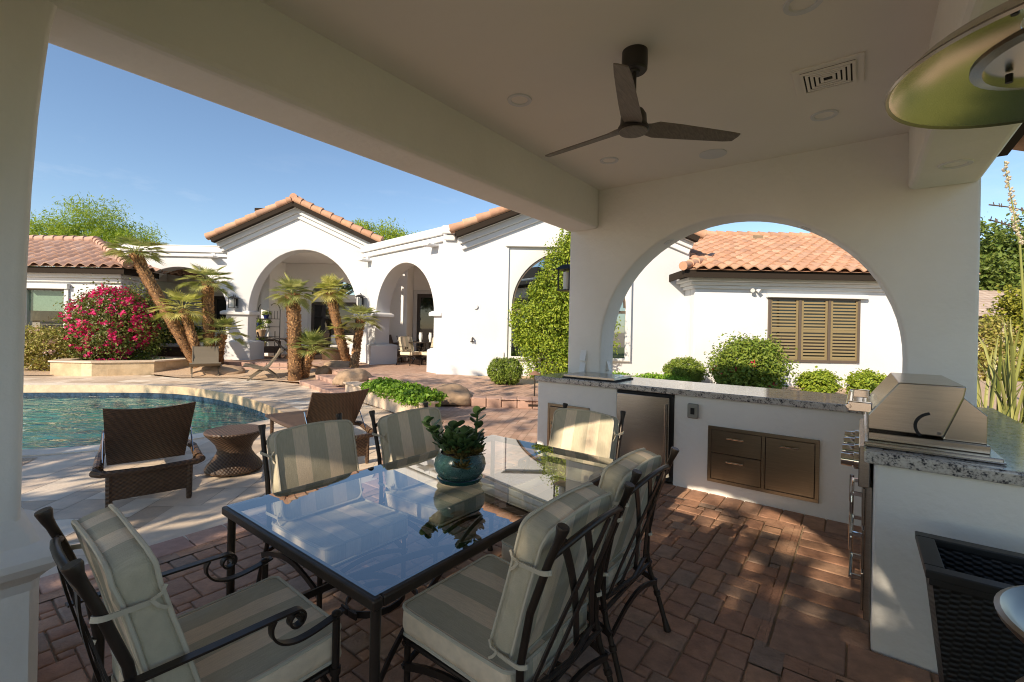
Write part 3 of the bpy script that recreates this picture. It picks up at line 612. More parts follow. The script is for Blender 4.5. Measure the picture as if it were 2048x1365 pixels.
hub = MB().lathe([(.02, -.36), (.06, -.37), (.078, -.40), (.082, -.455), (.095, -.475), (.098, -.492), (.085, -.50), (0, -.502)], n=32).build('motor_housing', 'fan_metal', fn)
MB().lathe([(.0, -.5075), (.086, -.5065), (.088, -.50)], n=32).build('hub_cap', 'fan_wood', hub)
for ds, dt in ((-.694, .09), (.482, .505), (.216, -.68)):
    a = math.atan2(dt, ds); ca, sa = math.cos(a), math.sin(a); bm_ = MB(); vs = []
    prof = [(.05, .05, -.045, 5), (.10, .06, -.05, 10), (.15, .065, -.062, 17), (.3, .06, -.058, 17), (.5, .053, -.048, 15), (.64, .047, -.04, 14), (.7, .036, -.034, 14), (.715, -.01, -.032, 14)]
    for r_, w1, w0, tw in prof:
        tq = math.tan(R_(tw))
        for v_, dz in ((w1, .004), (w0, .004), (w0, -.004), (w1, -.004)):
            vs.append((ca * r_ - sa * v_, sa * r_ + ca * v_, -.475 - v_ * tq + dz))
    k = len(prof); fs = [(i * 4 + j, i * 4 + (j + 1) % 4, i * 4 + 4 + (j + 1) % 4, i * 4 + 4 + j) for i in range(k - 1) for j in range(4)] + [(0, 1, 2, 3), (k * 4 - 4, k * 4 - 3, k * 4 - 2, k * 4 - 1)]
    bm_.add(vs, fs, False); bm_.build('blade', 'fan_wood', fn)
# lantern on the outside of the arch wall, outlets on the column
def wall_lantern(loc, rz, label, sc_=1.0):
    th = thing('wall_lantern', label, 'wall lantern', loc, rz, 'black wall lanterns'); f = MB(); a = .085 * sc_; h = .27 * sc_; y0 = -.05
    MB().box(-.05, .05, -.012, .002, -.1, .16).build('back_plate', 'black_iron', th, bevel=.004)
    for sx in (-a, a):
        for sy in (-a, a): f.box(sx - .008, sx + .008, y0 - a + sy - .008, y0 - a + sy + .008, -h / 2, h / 2)
    f.box(-a - .012, a + .012, y0 - 2 * a - .012, y0 + .012, -h / 2 - .015, -h / 2)
    f.hexa([(-a * 1.5, y0 - 2.5 * a, h / 2), (a * 1.5, y0 - 2.5 * a, h / 2), (a * 1.5, y0 + .4 * a, h / 2), (-a * 1.5, y0 + .4 * a, h / 2), (-a * .5, y0 - 1.5 * a, h / 2 + .07), (a * .5, y0 - 1.5 * a, h / 2 + .07), (a * .5, y0 - .5 * a, h / 2 + .07), (-a * .5, y0 - .5 * a, h / 2 + .07)])
    f.tube([(0, -.01, .02), (0, -.03, h / 2 + .1), (0, y0 - a, h / 2 + .12), (0, y0 - a, h / 2 + .05)], .01, 6)
    f.build('cage', 'black_iron', th)
    MB().lathe([(a * .62, -h / 2), (a * .62, h / 2 - .03), (0, h / 2 - .03)], (0, y0 - a, 0), 16).build('lamp_shade', 'lamp_glass', th)
    return th
wall_lantern(PV(-3.032, 5.33, 2.17), RZ - R_(90), 'black lantern with frosted glass on the outer edge of the arched wall beside the vine')
for (s, t, z, nrm, lb) in ((-2.79, 5.149, 1.17, 'f', 'upper white outlet cover on the column above the side burner'), (-2.80, 5.149, 1.02, 'f', 'lower white outlet cover on the column just above the side burner'), (-2.562, 5.36, 1.04, 's', 'white outlet cover on the inner side of the arch jamb')):
    th = thing('outlet', lb, 'outlet', PV(s, t, z), RZ if nrm == 'f' else RZ + R_(90), 'white outlets by the arch')
    MB().box(-.045, .045, -.012, 0, -.065, .065).build('cover', 'plate_white', th, bevel=.006); MB().hexa([(-.04, -.05, -.06), (.04, -.05, -.06), (.04, -.012, -.06), (-.04, -.012, -.06), (-.04, -.04, -.052), (.04, -.04, -.052), (.04, -.012, .05), (-.04, -.012, .05)]).build('hood', 'plate_white', th, bevel=.003)
# ================================================================== OUTDOOR KITCHEN
kt = thing('kitchen_counter', 'white stucco outdoor kitchen counter with granite top, L shaped', 'kitchen counter', PV(0, 4.5), RZ); KO = (0, 4.5, 0)
kb_ = MB(); kb_.box(-3.04, -2.03, 4.49, 5.148, -.02, .88); kb_.box(-1.435, .06, 4.49, 5.148, -.02, .88); kb_.box(-2.03, -1.435, 4.75, 5.148, -.02, .88)
kb_.box(.06, .80, 2.77, 5.148, -.02, .88); kb_.build('base', 'stucco', kt, KO, bevel=.012)
gt = MB(); gt.box(-3.07, .02, 4.455, 5.27, .881, .94); gt.box(.02, .84, 2.74, 5.148, .8805, .9395); gt.build('countertop', 'granite', kt, KO, bevel=.012, seg=3)
fr = thing('outdoor_fridge', 'stainless steel undercounter fridge set in the white counter', 'fridge', PV(-1.733, 4.49), RZ); FO = (-1.733, 4.49, 0)
MB().box(-2.028, -1.437, 4.50, 4.748, .02, .872).build('cabinet', 'black_plastic', fr, FO)
dr = MB().box(-2.022, -1.475, 4.462, 4.499, .06, .845).build('door', 'steel', fr, FO, bevel=.006); MB().tube([(-1.50, 4.435, .2), (-1.50, 4.435, .78)], .011, 10).build('handle', 'steel', dr, FO)
MB().box(-2.022, -1.44, 4.47, 4.499, .85, .872).build('top_grille', 'black_gap', fr, FO)
def access(name, label, s0, s1, z0, z1, panels):
    c = ((s0 + s1) / 2, 4.49, z0); th = thing(name, label, 'cabinet front', PV(c[0], c[1], z0), RZ)
    fm = MB(); b = .03
    for x0, x1, a, d in ((s0, s1, z1 - b, z1), (s0, s1, z0, z0 + b), (s0, s0 + b, z0 + b, z1 - b), (s1 - b, s1, z0 + b, z1 - b)): fm.box(x0, x1, 4.474, 4.492, a, d)
    if len(panels) > 1: x = panels[-1][0]; fm.box(x - .034, x - .006, 4.474, 4.492, z0 + b, z1 - b)
    fm.build('frame', 'steel_dark', th, c, bevel=.002)
    MB().box(s0 + b, s1 - b, 4.489, 4.4915, z0 + b, z1 - b).build('backing', 'black_gap', th, c)
    for nm, x0, x1, a, d in [(('drawer' if len(p) > 5 else 'door'), *p[1:5]) if False else (p[4], p[0], p[1], p[2], p[3]) for p in panels]:
        dd = MB().box(x0, x1, 4.470, 4.488, a, d).build(nm, 'steel_dark', th, c, bevel=.002); xm = (x0 + x1) / 2
        h = MB(); h.tube([(xm - .07, 4.44, d - .055), (xm + .07, 4.44, d - .055)], .008, 10)
        for q in (-.055, .055): h.tube([(xm + q, 4.47, d - .055), (xm + q, 4.44, d - .055)], .006, 8)
        h.build('handle', 'steel_bright', dd, c)
    return th
access('drawer_cabinet', 'steel front with two drawers and one door below the granite, brown reflections in its colour', -1.115, -.252, .115, .628, [(-1.08, -.675, .39, .594, 'drawer'), (-1.08, -.675, .15, .382, 'drawer'), (-.638, -.286, .15, .594, 'door')])
access('access_door', 'narrow steel access door at the left end of the counter behind a chair', -2.886, -2.35, .12, .637, [(-2.85, -2.386, .155, .60, 'door')])
ob = thing('outlet_box', 'grey weatherproof outlet box on the counter front beside the fridge', 'outlet box', PV(-1.252, 4.49, .745), RZ)
MB().box(-.05, .05, -.035, 0, -.07, .07).build('cover', 'plastic_grey', ob, bevel=.014, seg=3); MB().box(-.018, .018, -.038, -.034, -.03, .03).build('window', 'black_gap', ob)
sb_ = thing('side_burner', 'flat stainless side burner lid on the granite below the column', 'side burner', PV(-2.4, 4.75, .94), RZ)
MB().box(-.33, .33, -.22, .26, 0, .012).build('base', 'black_gap', sb_); ld = MB().box(-.32, .31, -.21, .25, .013, .042).build('lid', 'steel', sb_, bevel=.004)
MB().box(.24, .30, -.05, .07, .042, .058).build('handle', 'steel_bright', ld, bevel=.004)
# grill set into the right run, opening towards -s
gr = thing('gas_grill', 'built-in stainless gas grill with closed angled hood on the right counter', 'grill', PV(.03, 3.35, .94), RZ); GO = (.03, 3.35, .94)
T0, T1 = 2.95, 3.75
gb = MB(); gb.box(.02, .50, 2.86, 3.86, .942, .962); gb.box(.02, .505, 2.84, 2.875, .942, .95); gb.box(.035, .47, 2.93, 3.77, .962, 1.0)
gb.build('firebox', 'steel', gr, GO, bevel=.004)
hp = [(.034, 1.085), (.152, 1.258), (.392, 1.258), (.384, 1.206), (.315, 1.012), (.034, 1.012)]
hd = MB().prism(hp, T0, T1, lambda a, b, h: (a, h, b)).build('hood', 'steel', gr, GO, bevel=.006, seg=3)
sl = MB(); sl.strap([(.285 + .07 * math.cos(R_(q)), T0 - .002, 1.055 + .066 * math.sin(R_(q))) for q in range(105, 226, 12)], .004, .013, (0, 1, 0)); sl.build('hinge_slot', 'black_gap', hd, GO)
MB().tube([(.30, T0 - .004, 1.03), (.30, T0 + .01, 1.03)], .008, 10).build('screw', 'steel_bright', hd, GO)
bp = MB().prism([(.315, 1.0), (.384, 1.206), (.463, 1.13), (.463, 1.0)], T0 + .012, T1 - .012, lambda a, b, h: (a, h, b)).build('back_panel', 'steel', gr, GO, bevel=.003)
hh = MB(); hh.tube([(-.045, T0 + .03, 1.115), (-.045, T1 - .03, 1.115)], .016, 14)
for q in (T0 + .05, T1 - .05): hh.box(-.05, .05, q - .02, q + .02, 1.09, 1.14)
hh.build('hood_handle', 'steel_bright', gr, GO, bevel=.004)
MB().hexa([(-.0, 2.87, .73), (.045, 2.87, .73), (.045, 3.84, .73), (-.0, 3.84, .73), (.0, 2.87, .93), (.045, 2.87, .945), (.045, 3.84, .945), (.0, 3.84, .93)]).build('control_panel', 'steel', gr, GO, bevel=.004)
for k in range(4):
    q = 3.0 + k * .235; z = .83
    MB().tube([(.0, q, z), (-.02, q, z), (-.022, q, z), (-.075, q, z)], [.042, .042, .034, .032], 20).build('knob', 'steel_bright', gr, GO)
gd = thing('grill_cabinet', 'steel cabinet doors and drawers with bar handles below the grill', 'cabinet front', PV(.055, 3.35, .08), RZ); GD = (.055, 3.35, .08)
MB().box(.03, .058, 2.9, 3.82, .06, .73).build('frame', 'steel', gd, GD, bevel=.004)
for k, (z0, z1) in enumerate(((.52, .71), (.30, .50), (.09, .28))):
    d_ = MB().box(.018, .03, 2.93, 3.33, z0, z1).build('drawer', 'steel', gd, GD, bevel=.003)
    h_ = MB(); h_.tube([(-.025, 2.97, z1 - .05), (-.025, 3.29, z1 - .05)], .009, 10)
    for q in (2.99, 3.27): h_.box(-.026, .02, q - .008, q + .008, z1 - .06, z1 - .04)
    h_.build('handle', 'steel_bright', d_, GD)
d_ = MB().box(.018, .03, 3.36, 3.79, .09, .71).build('door', 'steel', gd, GD, bevel=.003); MB().tube([(-.03, 3.42, .2), (-.03, 3.42, .65)], .011, 10).build('handle', 'steel_bright', d_, GD)
# black wicker planter and the patio heater
pn = thing('planter_box', 'tall empty black woven planter with flat rim beside the counter end', 'planter', PV(.47, 2.33), RZ); h = .68
rim = MB()
for x0, x1, y0, y1 in ((-.28, .28, -.20, -.145), (-.28, .28, .145, .20), (-.28, -.225, -.145, .145), (.225, .28, -.145, .145)): rim.box(x0, x1, y0, y1, h - .03, h)
for x0, x1, y0, y1 in ((-.27, .27, -.19, -.16), (-.27, .27, .16, .19), (-.27, -.24, -.16, .16), (.24, .27, -.16, .16)): rim.box(x0, x1, y0, y1, h - .055, h - .031)
rim.build('rim', 'black_plastic', pn, bevel=.004)
bw = MB()
T_ = [(-.262, -.182), (.262, -.182), (.262, .182), (-.262, .182)]; B_ = [(-.19, -.12), (.19, -.12), (.19, .12), (-.19, .12)]; TI = [(-.225, -.145), (.225, -.145), (.225, .145), (-.225, .145)]; BI = [(-.2, -.12), (.2, -.12), (.2, .12), (-.2, .12)]
bw.add([(*p, 0) for p in B_] + [(*p, h - .031) for p in T_], [(i, (i + 1) % 4, 4 + (i + 1) % 4, 4 + i) for i in range(4)] + [(0, 3, 2, 1)])
bw.add([(*p, h - .3) for p in BI] + [(*p, h - .031) for p in TI], [(i, 4 + i, 4 + (i + 1) % 4, (i + 1) % 4) for i in range(4)] + [(0, 1, 2, 3)])
bw.build('woven_body', 'wicker_black', pn)
hx, hy = 1.38, 1.02
ht = thing('patio_heater', 'tall metal patio heater with domed reflector and round table shelf at the right edge', 'patio heater', (hx, hy, 0), 0)
HT = (hx, hy, 0)
rc = Vector((1.415, 1.12, 2.18)); rr = .39
rf_ = MB().lathe([(rr, 0), (rr - .004, .012), (rr * .9, .05), (rr * .7, .095), (rr * .45, .125), (.12, .14), (.12, .136), (rr * .45, .12), (rr * .7, .089), (rr * .89, .044), (rr - .012, .006), (rr, 0)], rc, 56).build('reflector', 'alu', ht, HT)
rl = MB().lathe([(rr + .004, -.005), (rr + .007, .002), (rr + .003, .009), (rr - .006, .004), (rr + .004, -.005)], rc, 56).build('rolled_rim', 'alu_dull', rf_, HT)
cpn = MB(); cpn.lathe([(.215, -.0), (.215, .012), (.19, .028), (.19, -.005), (.215, 0)], rc + Vector((0, 0, .03)), 40); cpn.lathe([(.19, .02), (0, .03)], rc + Vector((0, 0, .02)), 40); cpn.build('burner_plate', 'alu', ht, HT)
bl_ = MB()
for q in range(4):
    a = R_(200 + q * 90); bl_.tube([rc + Vector((math.cos(a) * .15, math.sin(a) * .15, .035)), rc + Vector((math.cos(a) * .15, math.sin(a) * .15, .012))], .008, 8)
for q in (200,):
    a = R_(q)
    for r0 in (.2, .34): bl_.tube([rc + Vector((math.cos(a) * r0, math.sin(a) * r0, .11 - .25 * r0)), rc + Vector((math.cos(a) * r0, math.sin(a) * r0, .085 - .2 * r0))], .007, 8)
bl_.build('bolt', 'black_iron', rf_, HT)
sm = MB(); sm.tube([rc + Vector((math.cos(a) * r0, math.sin(a) * r0, zz)) for a in (R_(200),) for r0, zz in ((.13, .131), (.18, .124), (.27, .087), (.35, .043), (.385, .008))], .004, 6); sm.build('seam', 'black_iron', rf_, HT)
MB().tube([(hx, hy, .8), (hx, hy, 2.2)], .03, 16).build('pole', 'alu_dull', ht, HT)
MB().lathe([(.06, 1.98), (.09, 2.0), (.09, 2.17), (.05, 2.19)], (hx, hy, 0), 24).build('burner', 'alu', ht, HT)
tc_ = Vector((1.345, .885, .85))
MB().lathe([(.02, -.02), (.22, -.022), (.255, -.018), (.268, -.004), (.272, .008), (.262, .013), (.25, .004), (.235, -.008), (.2, -.012), (0, -.012)], tc_, 56).build('table_shelf', 'alu_dull', ht, HT)
MB().lathe([(.22, 0), (.22, .55), (.2, .62), (.15, .70), (.09, .78), (.08, .83)], (hx, hy - .05, 0), 40).build('tank_housing', 'alu_dull', ht, HT)
# ================================================================== DINING SET
tb = thing('dining_table', 'rectangular glass dining table with dark bronze metal frame', 'dining table', PV(-1.59, 1.665), RZ)
a, b, zt = .525, .885, .715
fm = MB()
for x0, x1, y0, y1 in ((-a, a, -b, -b + .035), (-a, a, b - .035, b), (-a, -a + .035, -b + .035, b - .035), (a - .035, a, -b + .035, b - .035)): fm.box(x0, x1, y0, y1, zt - .034, zt)
fm.build('frame', 'dark_metal', tb, bevel=.007, seg=3)
gm = MB(); gm.add([(-a + .014, -b + .014, zt + .004), (a - .014, -b + .014, zt + .004), (a - .014, b - .014, zt + .004), (-a + .014, b - .014, zt + .004)], [(0, 1, 2, 3)]); gm.build('glass_top', 'glass', tb)
for sx in (-1, 1):
    for sy in (-1, 1): MB().tube([(sx * (a - .03), sy * (b - .03), 0), (sx * (a - .03), sy * (b - .03), .03), (sx * (a - .03), sy * (b - .03), zt - .03)], [.021, .0155, .0155], 14).build('leg', 'dark_metal', tb)
ur = MB(); ur.lathe([(.03, .0), (.028, .01)], (0, 0, .3), 12); stx = MB()
for sx in (-1, 1):
    for sy in (-1, 1):
        pts = [(sx * (a - .03) * (1 - q), sy * (b - .03) * (1 - q) + sy * .25 * math.sin(math.pi * q) * (1 - q), .17 + .22 * math.sin(q * math.pi * .55)) for q in [i / 12 for i in range(13)]]
        stx.strap(pts, .03, .008, (0, 0, 1))
for sy in (-1, 1):
    for sx in (-1, 1): stx.strap([(sx * (.03 + .17 * math.cos(R_(q)) * (1 - q / 900)), sy * .5 + .17 * math.sin(R_(q)) * (1 - q / 900), .35) for q in range(0, 300, 20)], .026, .007, (0, 0, 1))
stx.lathe([(.075, .36), (.075, .375)], n=24); stx.build('stretcher', 'dark_metal', tb)
def rrect(w, h, r, n=5):
    out = []
    for cx, cy, a0 in ((w - r, h - r, 0), (-w + r, h - r, 90), (-w + r, -h + r, 180), (w - r, -h + r, 270)):
        for k in range(n + 1): q = R_(a0 + 90 * k / n); out.append((cx + r * math.cos(q), cy + r * math.sin(q)))
    return out
def cushion(w, h, th, bulge, r, mtx, crown=0., seed=0):
    """box cushion in local plane (x lateral, y up the plane, z thickness) mapped by mtx; returns body mesh and piping mesh"""
    rg = random.Random(seed); base = rrect(w, h, r); 
    base2 = []
    for i in range(len(base)):
        p, q = base[i], base[(i + 1) % len(base)]; m = max(1, int(math.dist(p, q) / .05))
        for k in range(m): base2.append((p[0] + (q[0] - p[0]) * k / m, p[1] + (q[1] - p[1]) * k / m))
    base = [(x, y + (crown * (1 - (x / w) ** 2) if y > 0 else 0)) for x, y in base2]
    wob = [.0022 * math.sin(i * .45 + seed) + rg.uniform(-.0006, .0006) for i in range(len(base))]
    N_ = len(base); rings = []
    for k, zf in ((.0, -1), (.3, -1), (.6, -1), (.85, -1), (.955, -1), (1.0, -1), (1.012, -.45), (1.014, 0), (1.012, .45), (1.0, 1), (.955, 1), (.85, 1), (.6, 1), (.3, 1), (0, 1)):
        z = zf * th / 2 if abs(zf) < 1 else zf * (th / 2 + bulge * (1 - k ** 2.2) * (1 if k < .99 else 0))
        rings.append([mtx @ Vector((x * k, y * k, z + (wob[i] * zf * (k > .5)))) for i, (x, y) in enumerate(base)])
    mb = MB(); mb.add([p for rr_ in rings for p in rr_], [(i * N_ + j, i * N_ + (j + 1) % N_, (i + 1) * N_ + (j + 1) % N_, (i + 1) * N_ + j) for i in range(len(rings) - 1) for j in range(N_)], True, .5)
    pp_ = MB()
    for zf in (-1, 1):
        ring = [mtx @ Vector((x * 1.006, y * 1.006, zf * th / 2 + wob[i] * zf)) for i, (x, y) in enumerate(base)]
        vs = []; n6 = 6
        for i in range(N_):
            t = (ring[(i + 1) % N_] - ring[i - 1]).normalized(); u = (mtx.to_3x3() @ Vector((0, 0, 1))).normalized(); v = t.cross(u).normalized()
            vs += [ring[i] + (u * math.cos(2 * math.pi * k / n6) + v * math.sin(2 * math.pi * k / n6)) * .0062 for k in range(n6)]
        pp_.add(vs, [(i * n6 + k, i * n6 + (k + 1) % n6, ((i + 1) % N_) * n6 + (k + 1) % n6, ((i + 1) % N_) * n6 + k) for i in range(N_) for k in range(n6)], True, .5)
    return mb, pp_
def cr(P, m=4):
    P = [Vector(p) for p in P]; out = []
    for i in range(len(P) - 1):
        a, b, c, d = P[max(i - 1, 0)], P[i], P[i + 1], P[min(i + 2, len(P) - 1)]
        for k in range(m): t = k / m; out.append(.5 * (2 * b + (c - a) * t + (2 * a - 5 * b + 4 * c - d) * t * t + (-a + 3 * b - 3 * c + d) * t ** 3))
    return out + [P[-1]]
def make_chair(label, arms=True):
    th = thing('dining_chair', label, 'dining chair', (0, 0, 0), 0, 'dining chairs around the glass table')
    mt = Matrix.Translation((0, .025, .378)) @ Matrix.Rotation(R_(1.5), 4, 'X')
    body, pipe = cushion(.257, .262, .09, .006, .035, mt, seed=1); sc_o = body.build('seat_cushion', 'stripe', th, auto=180); pipe.build('piping', 'fabric_pipe', sc_o)
    lean = R_(90 + 15.5); mb_ = Matrix.Translation((0, -.235, .655)) @ Matrix.Rotation(lean, 4, 'X')
    body, pipe = cushion(.236, .232, .084, .005, .04, mb_, crown=.02, seed=2); bc = body.build('back_cushion', 'stripe', th, auto=180); pipe.build('piping', 'fabric_pipe', bc)
    for sx in (-1, 1):
        for (z, y) in ((.77, -.34), (.46, -.262)):
            tie = MB(); c = Vector((sx * .247, y, z)); pts = [c + Vector((.0, .085, -.006)), c + Vector((sx * .012, .03, 0)), c + Vector((sx * .018, -.012, .004)), c + Vector((0, -.03, .004)), c + Vector((-sx * .014, -.018, 0))]
            tie.strap(cr(pts), .014, .004, (0, .2, 1)); tie.strap([c + Vector((sx * .004, .085, 0)), c + Vector((sx * .006, .10, -.02)), c + Vector((sx * .002, .12, -.035))], .009, .003, (0, .5, .6)); tie.strap([c + Vector((sx * .004, .085, 0)), c + Vector((sx * .01, .105, .012)), c + Vector((sx * .006, .115, .03))], .009, .003, (0, .6, -.4))
            tie.build('tie', 'tie', bc)
        MB().tube([(sx * .262, -.375, 0), (sx * .262, -.374, .006), (sx * .261, -.366, .03), (sx * .26, -.357, .06), (sx * .258, -.325, .16), (sx * .2575, -.3235, .163), (sx * .257, -.318, .18), (sx * .2565, -.3165, .183), (sx * .252, -.285, .27), (sx * .25, -.268, .36), (sx * .25, -.268, .45), (sx * .248, -.30, .63), (sx * .244, -.36, .80), (sx * .24, -.385, .862), (sx * .239, -.395, .885), (sx * .238, -.402, .91), (sx * .238, -.404, .916)],
                  [.017, .018, .0145, .0118, .0118, .0165, .0165, .0118, .012, .0125, .0128, .0128, .0128, .0128, .0155, .0205, .0185], 14).build('back_post', 'dark_metal', th)
        for y, top in ((.25, .49 if arms else .335),):
            x = sx * (.272 if arms else .25)
            lg = MB().tube([(x, y, 0), (x, y, .006), (x, y, .03), (x, y, .06), (x, y, .215), (x, y, .216), (x, y, .232), (x, y, .233), (x, y, .30), (x, y, .301), (x, y, .325), (x, y, .326), (x, y, top)],
                           [.019, .02, .015, .0125, .0125, .0175, .0175, .0125, .0125, .0175, .0175, .0125, .0125], 12); lg.build('leg', 'dark_metal', th)
        if not arms: continue
        ar = MB(); x = sx * .272
        ar.strap([(x - sx * .005, -.345, .595), (x, -.30, .594), (x, -.1, .588), (x, .05, .586), (x, .11, .584)] + [(x, .11 + .029 * math.sin(R_(q)) * (1 - q / 900), .555 + .029 * math.cos(R_(q)) * (1 - q / 900)) for q in range(15, 500, 12)], .028, .007, (1, 0, 0))
        ar.strap(cr([(x, .045, .582), (x, .035, .56), (x, .04, .53), (x, .065, .502), (x, .105, .486), (x, .15, .484), (x, .2, .49), (x, .25, .5), (x, .275, .507)]), .028, .007, (1, 0, 0))
        ar.lathe([(.016, .504), (.016, .51), (.008, .515), (0, .516)], (x, .25, 0), 14); ar.build('armrest', 'dark_metal', th)
    rl_ = MB(); rl_.tube([(-.244, -.366, .815), (-.17, -.384, .838), (-.08, -.394, .852), (0, -.397, .856), (.08, -.394, .852), (.17, -.384, .838), (.244, -.366, .815)], .0115, 12, side=(0, 0, 1)); rl_.build('top_rail', 'dark_metal', th)
    lt = MB(); yb = lambda x, z: -.272 - .10 * ((z - .35) / .5) - .03 * (1 - (x / .24) ** 2) * ((z - .3) / .55)
    for sg in (-1, 1):
        for x0, x1 in ((-.19, .10), (-.07, .22)):
            pts = []
            for q in range(9):
                u = q / 8; z = .845 - .5 * u; x = (x0 + (x1 - x0) * u + .012 * math.sin(math.pi * u)) * sg; pts.append((x, yb(x, z) + (.0045 * sg), z))
            lt.strap(pts, .03, .006, (1, 0, 0))
    lt.tube([(-.25, -.262, .345), (0, -.30, .345), (.25, -.262, .345)], .011, 8, side=(0, 0, 1)); lt.build('back_lattice', 'dark_metal', th)
    sf = MB()
    for p, q in (((-.27, .25, .312), (.27, .25, .312)), ((-.27, -.28, .312), (.27, -.28, .312)), ((-.252, -.27, .312), (-.252, .26, .312)), ((.252, -.27, .312), (.252, .26, .312)), ((0, -.28, .312), (0, .25, .312))): sf.tube([p, q], .01, 8)
    sf.build('seat_frame', 'dark_metal', th)
    sr = MB()
    for sx in (-1, 1): sr.strap([(sx * .262, -.315 + .565 * q, .224 + .065 * math.sin(math.pi * q)) for q in [i / 10 for i in range(11)]], .012, .026, (1, 0, 0))
    sr.strap([(-.272 + .544 * q, .25, .224 + .06 * math.sin(math.pi * q)) for q in [i / 10 for i in range(11)]], .012, .02, (0, 1, 0))
    sr.strap([(-.255 + .51 * q, -.315, .224 + .06 * math.sin(math.pi * q)) for q in [i / 10 for i in range(11)]], .012, .02, (0, 1, 0))
    sr.build('stretcher', 'dark_metal', th)
    return th
ch0 = make_chair('striped armchair at the near head of the table beside the white pillar'); ch0.location = PV(-1.675, .63); ch0.rotation_euler.z = RZ - R_(1)
dup(ch0, PV(-1.575, 2.66), RZ + R_(180), 'sunlit striped armchair at the far head of the table before the fridge')
ch1 = make_chair('armless striped chair on the pool side of the table, next to the wicker stool', False); ch1.location = PV(-2.265, 1.42); ch1.rotation_euler.z = RZ + R_(-90)
for s, t, rz, lb in ((-2.2, 2.10, -90, 'armless striped chair on the pool side, behind the potted succulents'),
                     (-1.075, 1.375, 90, 'armless striped chair nearest the camera on the grill side, lattice back towards us'),
                     (-1.115, 2.02, 90, 'armless striped chair on the grill side near the sun patch, lattice back towards us')):
    dup(ch1, PV(s, t), RZ + R_(rz), lb)
# potted succulents
po = thing('potted_succulents', 'round teal patterned pot of mixed succulents on the glass table', 'potted plant', PV(-1.585, 1.66, .7195), RZ)
MB().lathe([(.0, .002), (.09, .0), (.105, .006), (.115, .022), (.108, .024), (.09, .014), (0, .012)], n=40).build('saucer', mat('teal_glaze', (.012, .07, .06), .15), po)
MB().lathe([(.0, .02), (.085, .02), (.1, .028), (.122, .058), (.129, .084), (.124, .112), (.108, .138), (.103, .145), (.097, .145), (.099, .135), (.0, .13)], n=56).build('pot', 'pot', po)
MB().lathe([(.099, .133), (.05, .142), (0, .144)], n=24).build('soil', 'soil', po)
sg_ = MB(); rg = random.Random(3)
def succ_leaf(mb, p, d, l, w, up=None):
    l *= 1.3; w *= 1.3
    p = Vector(p); d = Vector(d).normalized(); sd = d.cross(Vector((rg.uniform(-.3, .3), rg.uniform(-.3, .3), 1))).normalized(); nn = sd.cross(d); vs = []; r_ = rg.random()
    for u, q, h in ((0, .25, 0), (.35, .9, .02), (.7, 1, .05), (.93, .6, .1), (1, .02, .12)):
        c = p + d * (l * u) + nn * (h * l)
        vs += [c + sd * (w * q / 2), c + nn * (-.12 * w * q), c - sd * (w * q / 2), c + nn * (.14 * w * q)]
    mb.add(vs, [(i * 4 + j, i * 4 + (j + 1) % 4, i * 4 + 4 + (j + 1) % 4, i * 4 + 4 + j) for i in range(4) for j in range(4)], True, r_)
def stalk(x, y, h, lx, ly, lw, n, gap):
    p0 = Vector((x, y, .14)); p1 = p0 + Vector((lx, ly, h)); sg_.tube([p0, p0.lerp(p1, .5) + Vector((lx * .2, ly * .2, 0)), p1], .005, 6)
    for k in range(n):
        u = 1 - k * gap; a = k * 2.4
        if u < .15: break
        succ_leaf(sg_, p0.lerp(p1, u), (math.cos(a) + lx * 2, math.sin(a) + ly * 2, .55), lw * rg.uniform(1.1, 1.5), lw)
stalk(-.08, -.01, .135, -.10, -.05, .034, 16, .06); stalk(-.05, .03, .10, -.05, .02, .045, 10, .09); stalk(.075, .02, .215, .035, -.02, .032, 15, .065); stalk(.065, -.02, .12, .03, -.05, .033, 12, .08)
for k in range(5): stalk(rg.uniform(-.05, .05), rg.uniform(-.05, .05), rg.uniform(.06, .10), rg.uniform(-.03, .03), rg.uniform(-.04, .03), .03, 14, .07)
for k in range(9): a = k * .7; succ_leaf(sg_, (-.02 + .012 * math.cos(a), -.03 + .012 * math.sin(a), .145), (math.cos(a) * .25, math.sin(a) * .25, 1), rg.uniform(.07, .10), .034)
for k in range(120): a = rg.uniform(0, 6.28); q = rg.uniform(.02, .09); succ_leaf(sg_, (q * math.cos(a), q * math.sin(a), .14 + rg.uniform(0, .05)), (math.cos(a), math.sin(a), rg.uniform(.2, 1.4)), rg.uniform(.035, .065), rg.uniform(.018, .026))
sg_.build('green_leaves', 'succ', po)
sy_ = MB()
for cx_, cy_, cz in ((.06, -.05, .16), (.095, -.03, .15), (.085, -.075, .14), (.118, -.01, .155), (.098, -.088, .10), (.03, -.075, .155)):
    for k in range(22): a = k * 2.4; e = .15 + k * .055; succ_leaf(sy_, (cx_, cy_, cz), (math.cos(a), math.sin(a), 1.4 - e), .03 + .012 * (k > 10), .014)
sy_.tube([(.07, -.07, .145), (.095, -.09, .16), (.1, -.1, .13)], .004, 5); sy_.build('rosettes' if False else 'bronze_rosette', 'succ_gold', po)
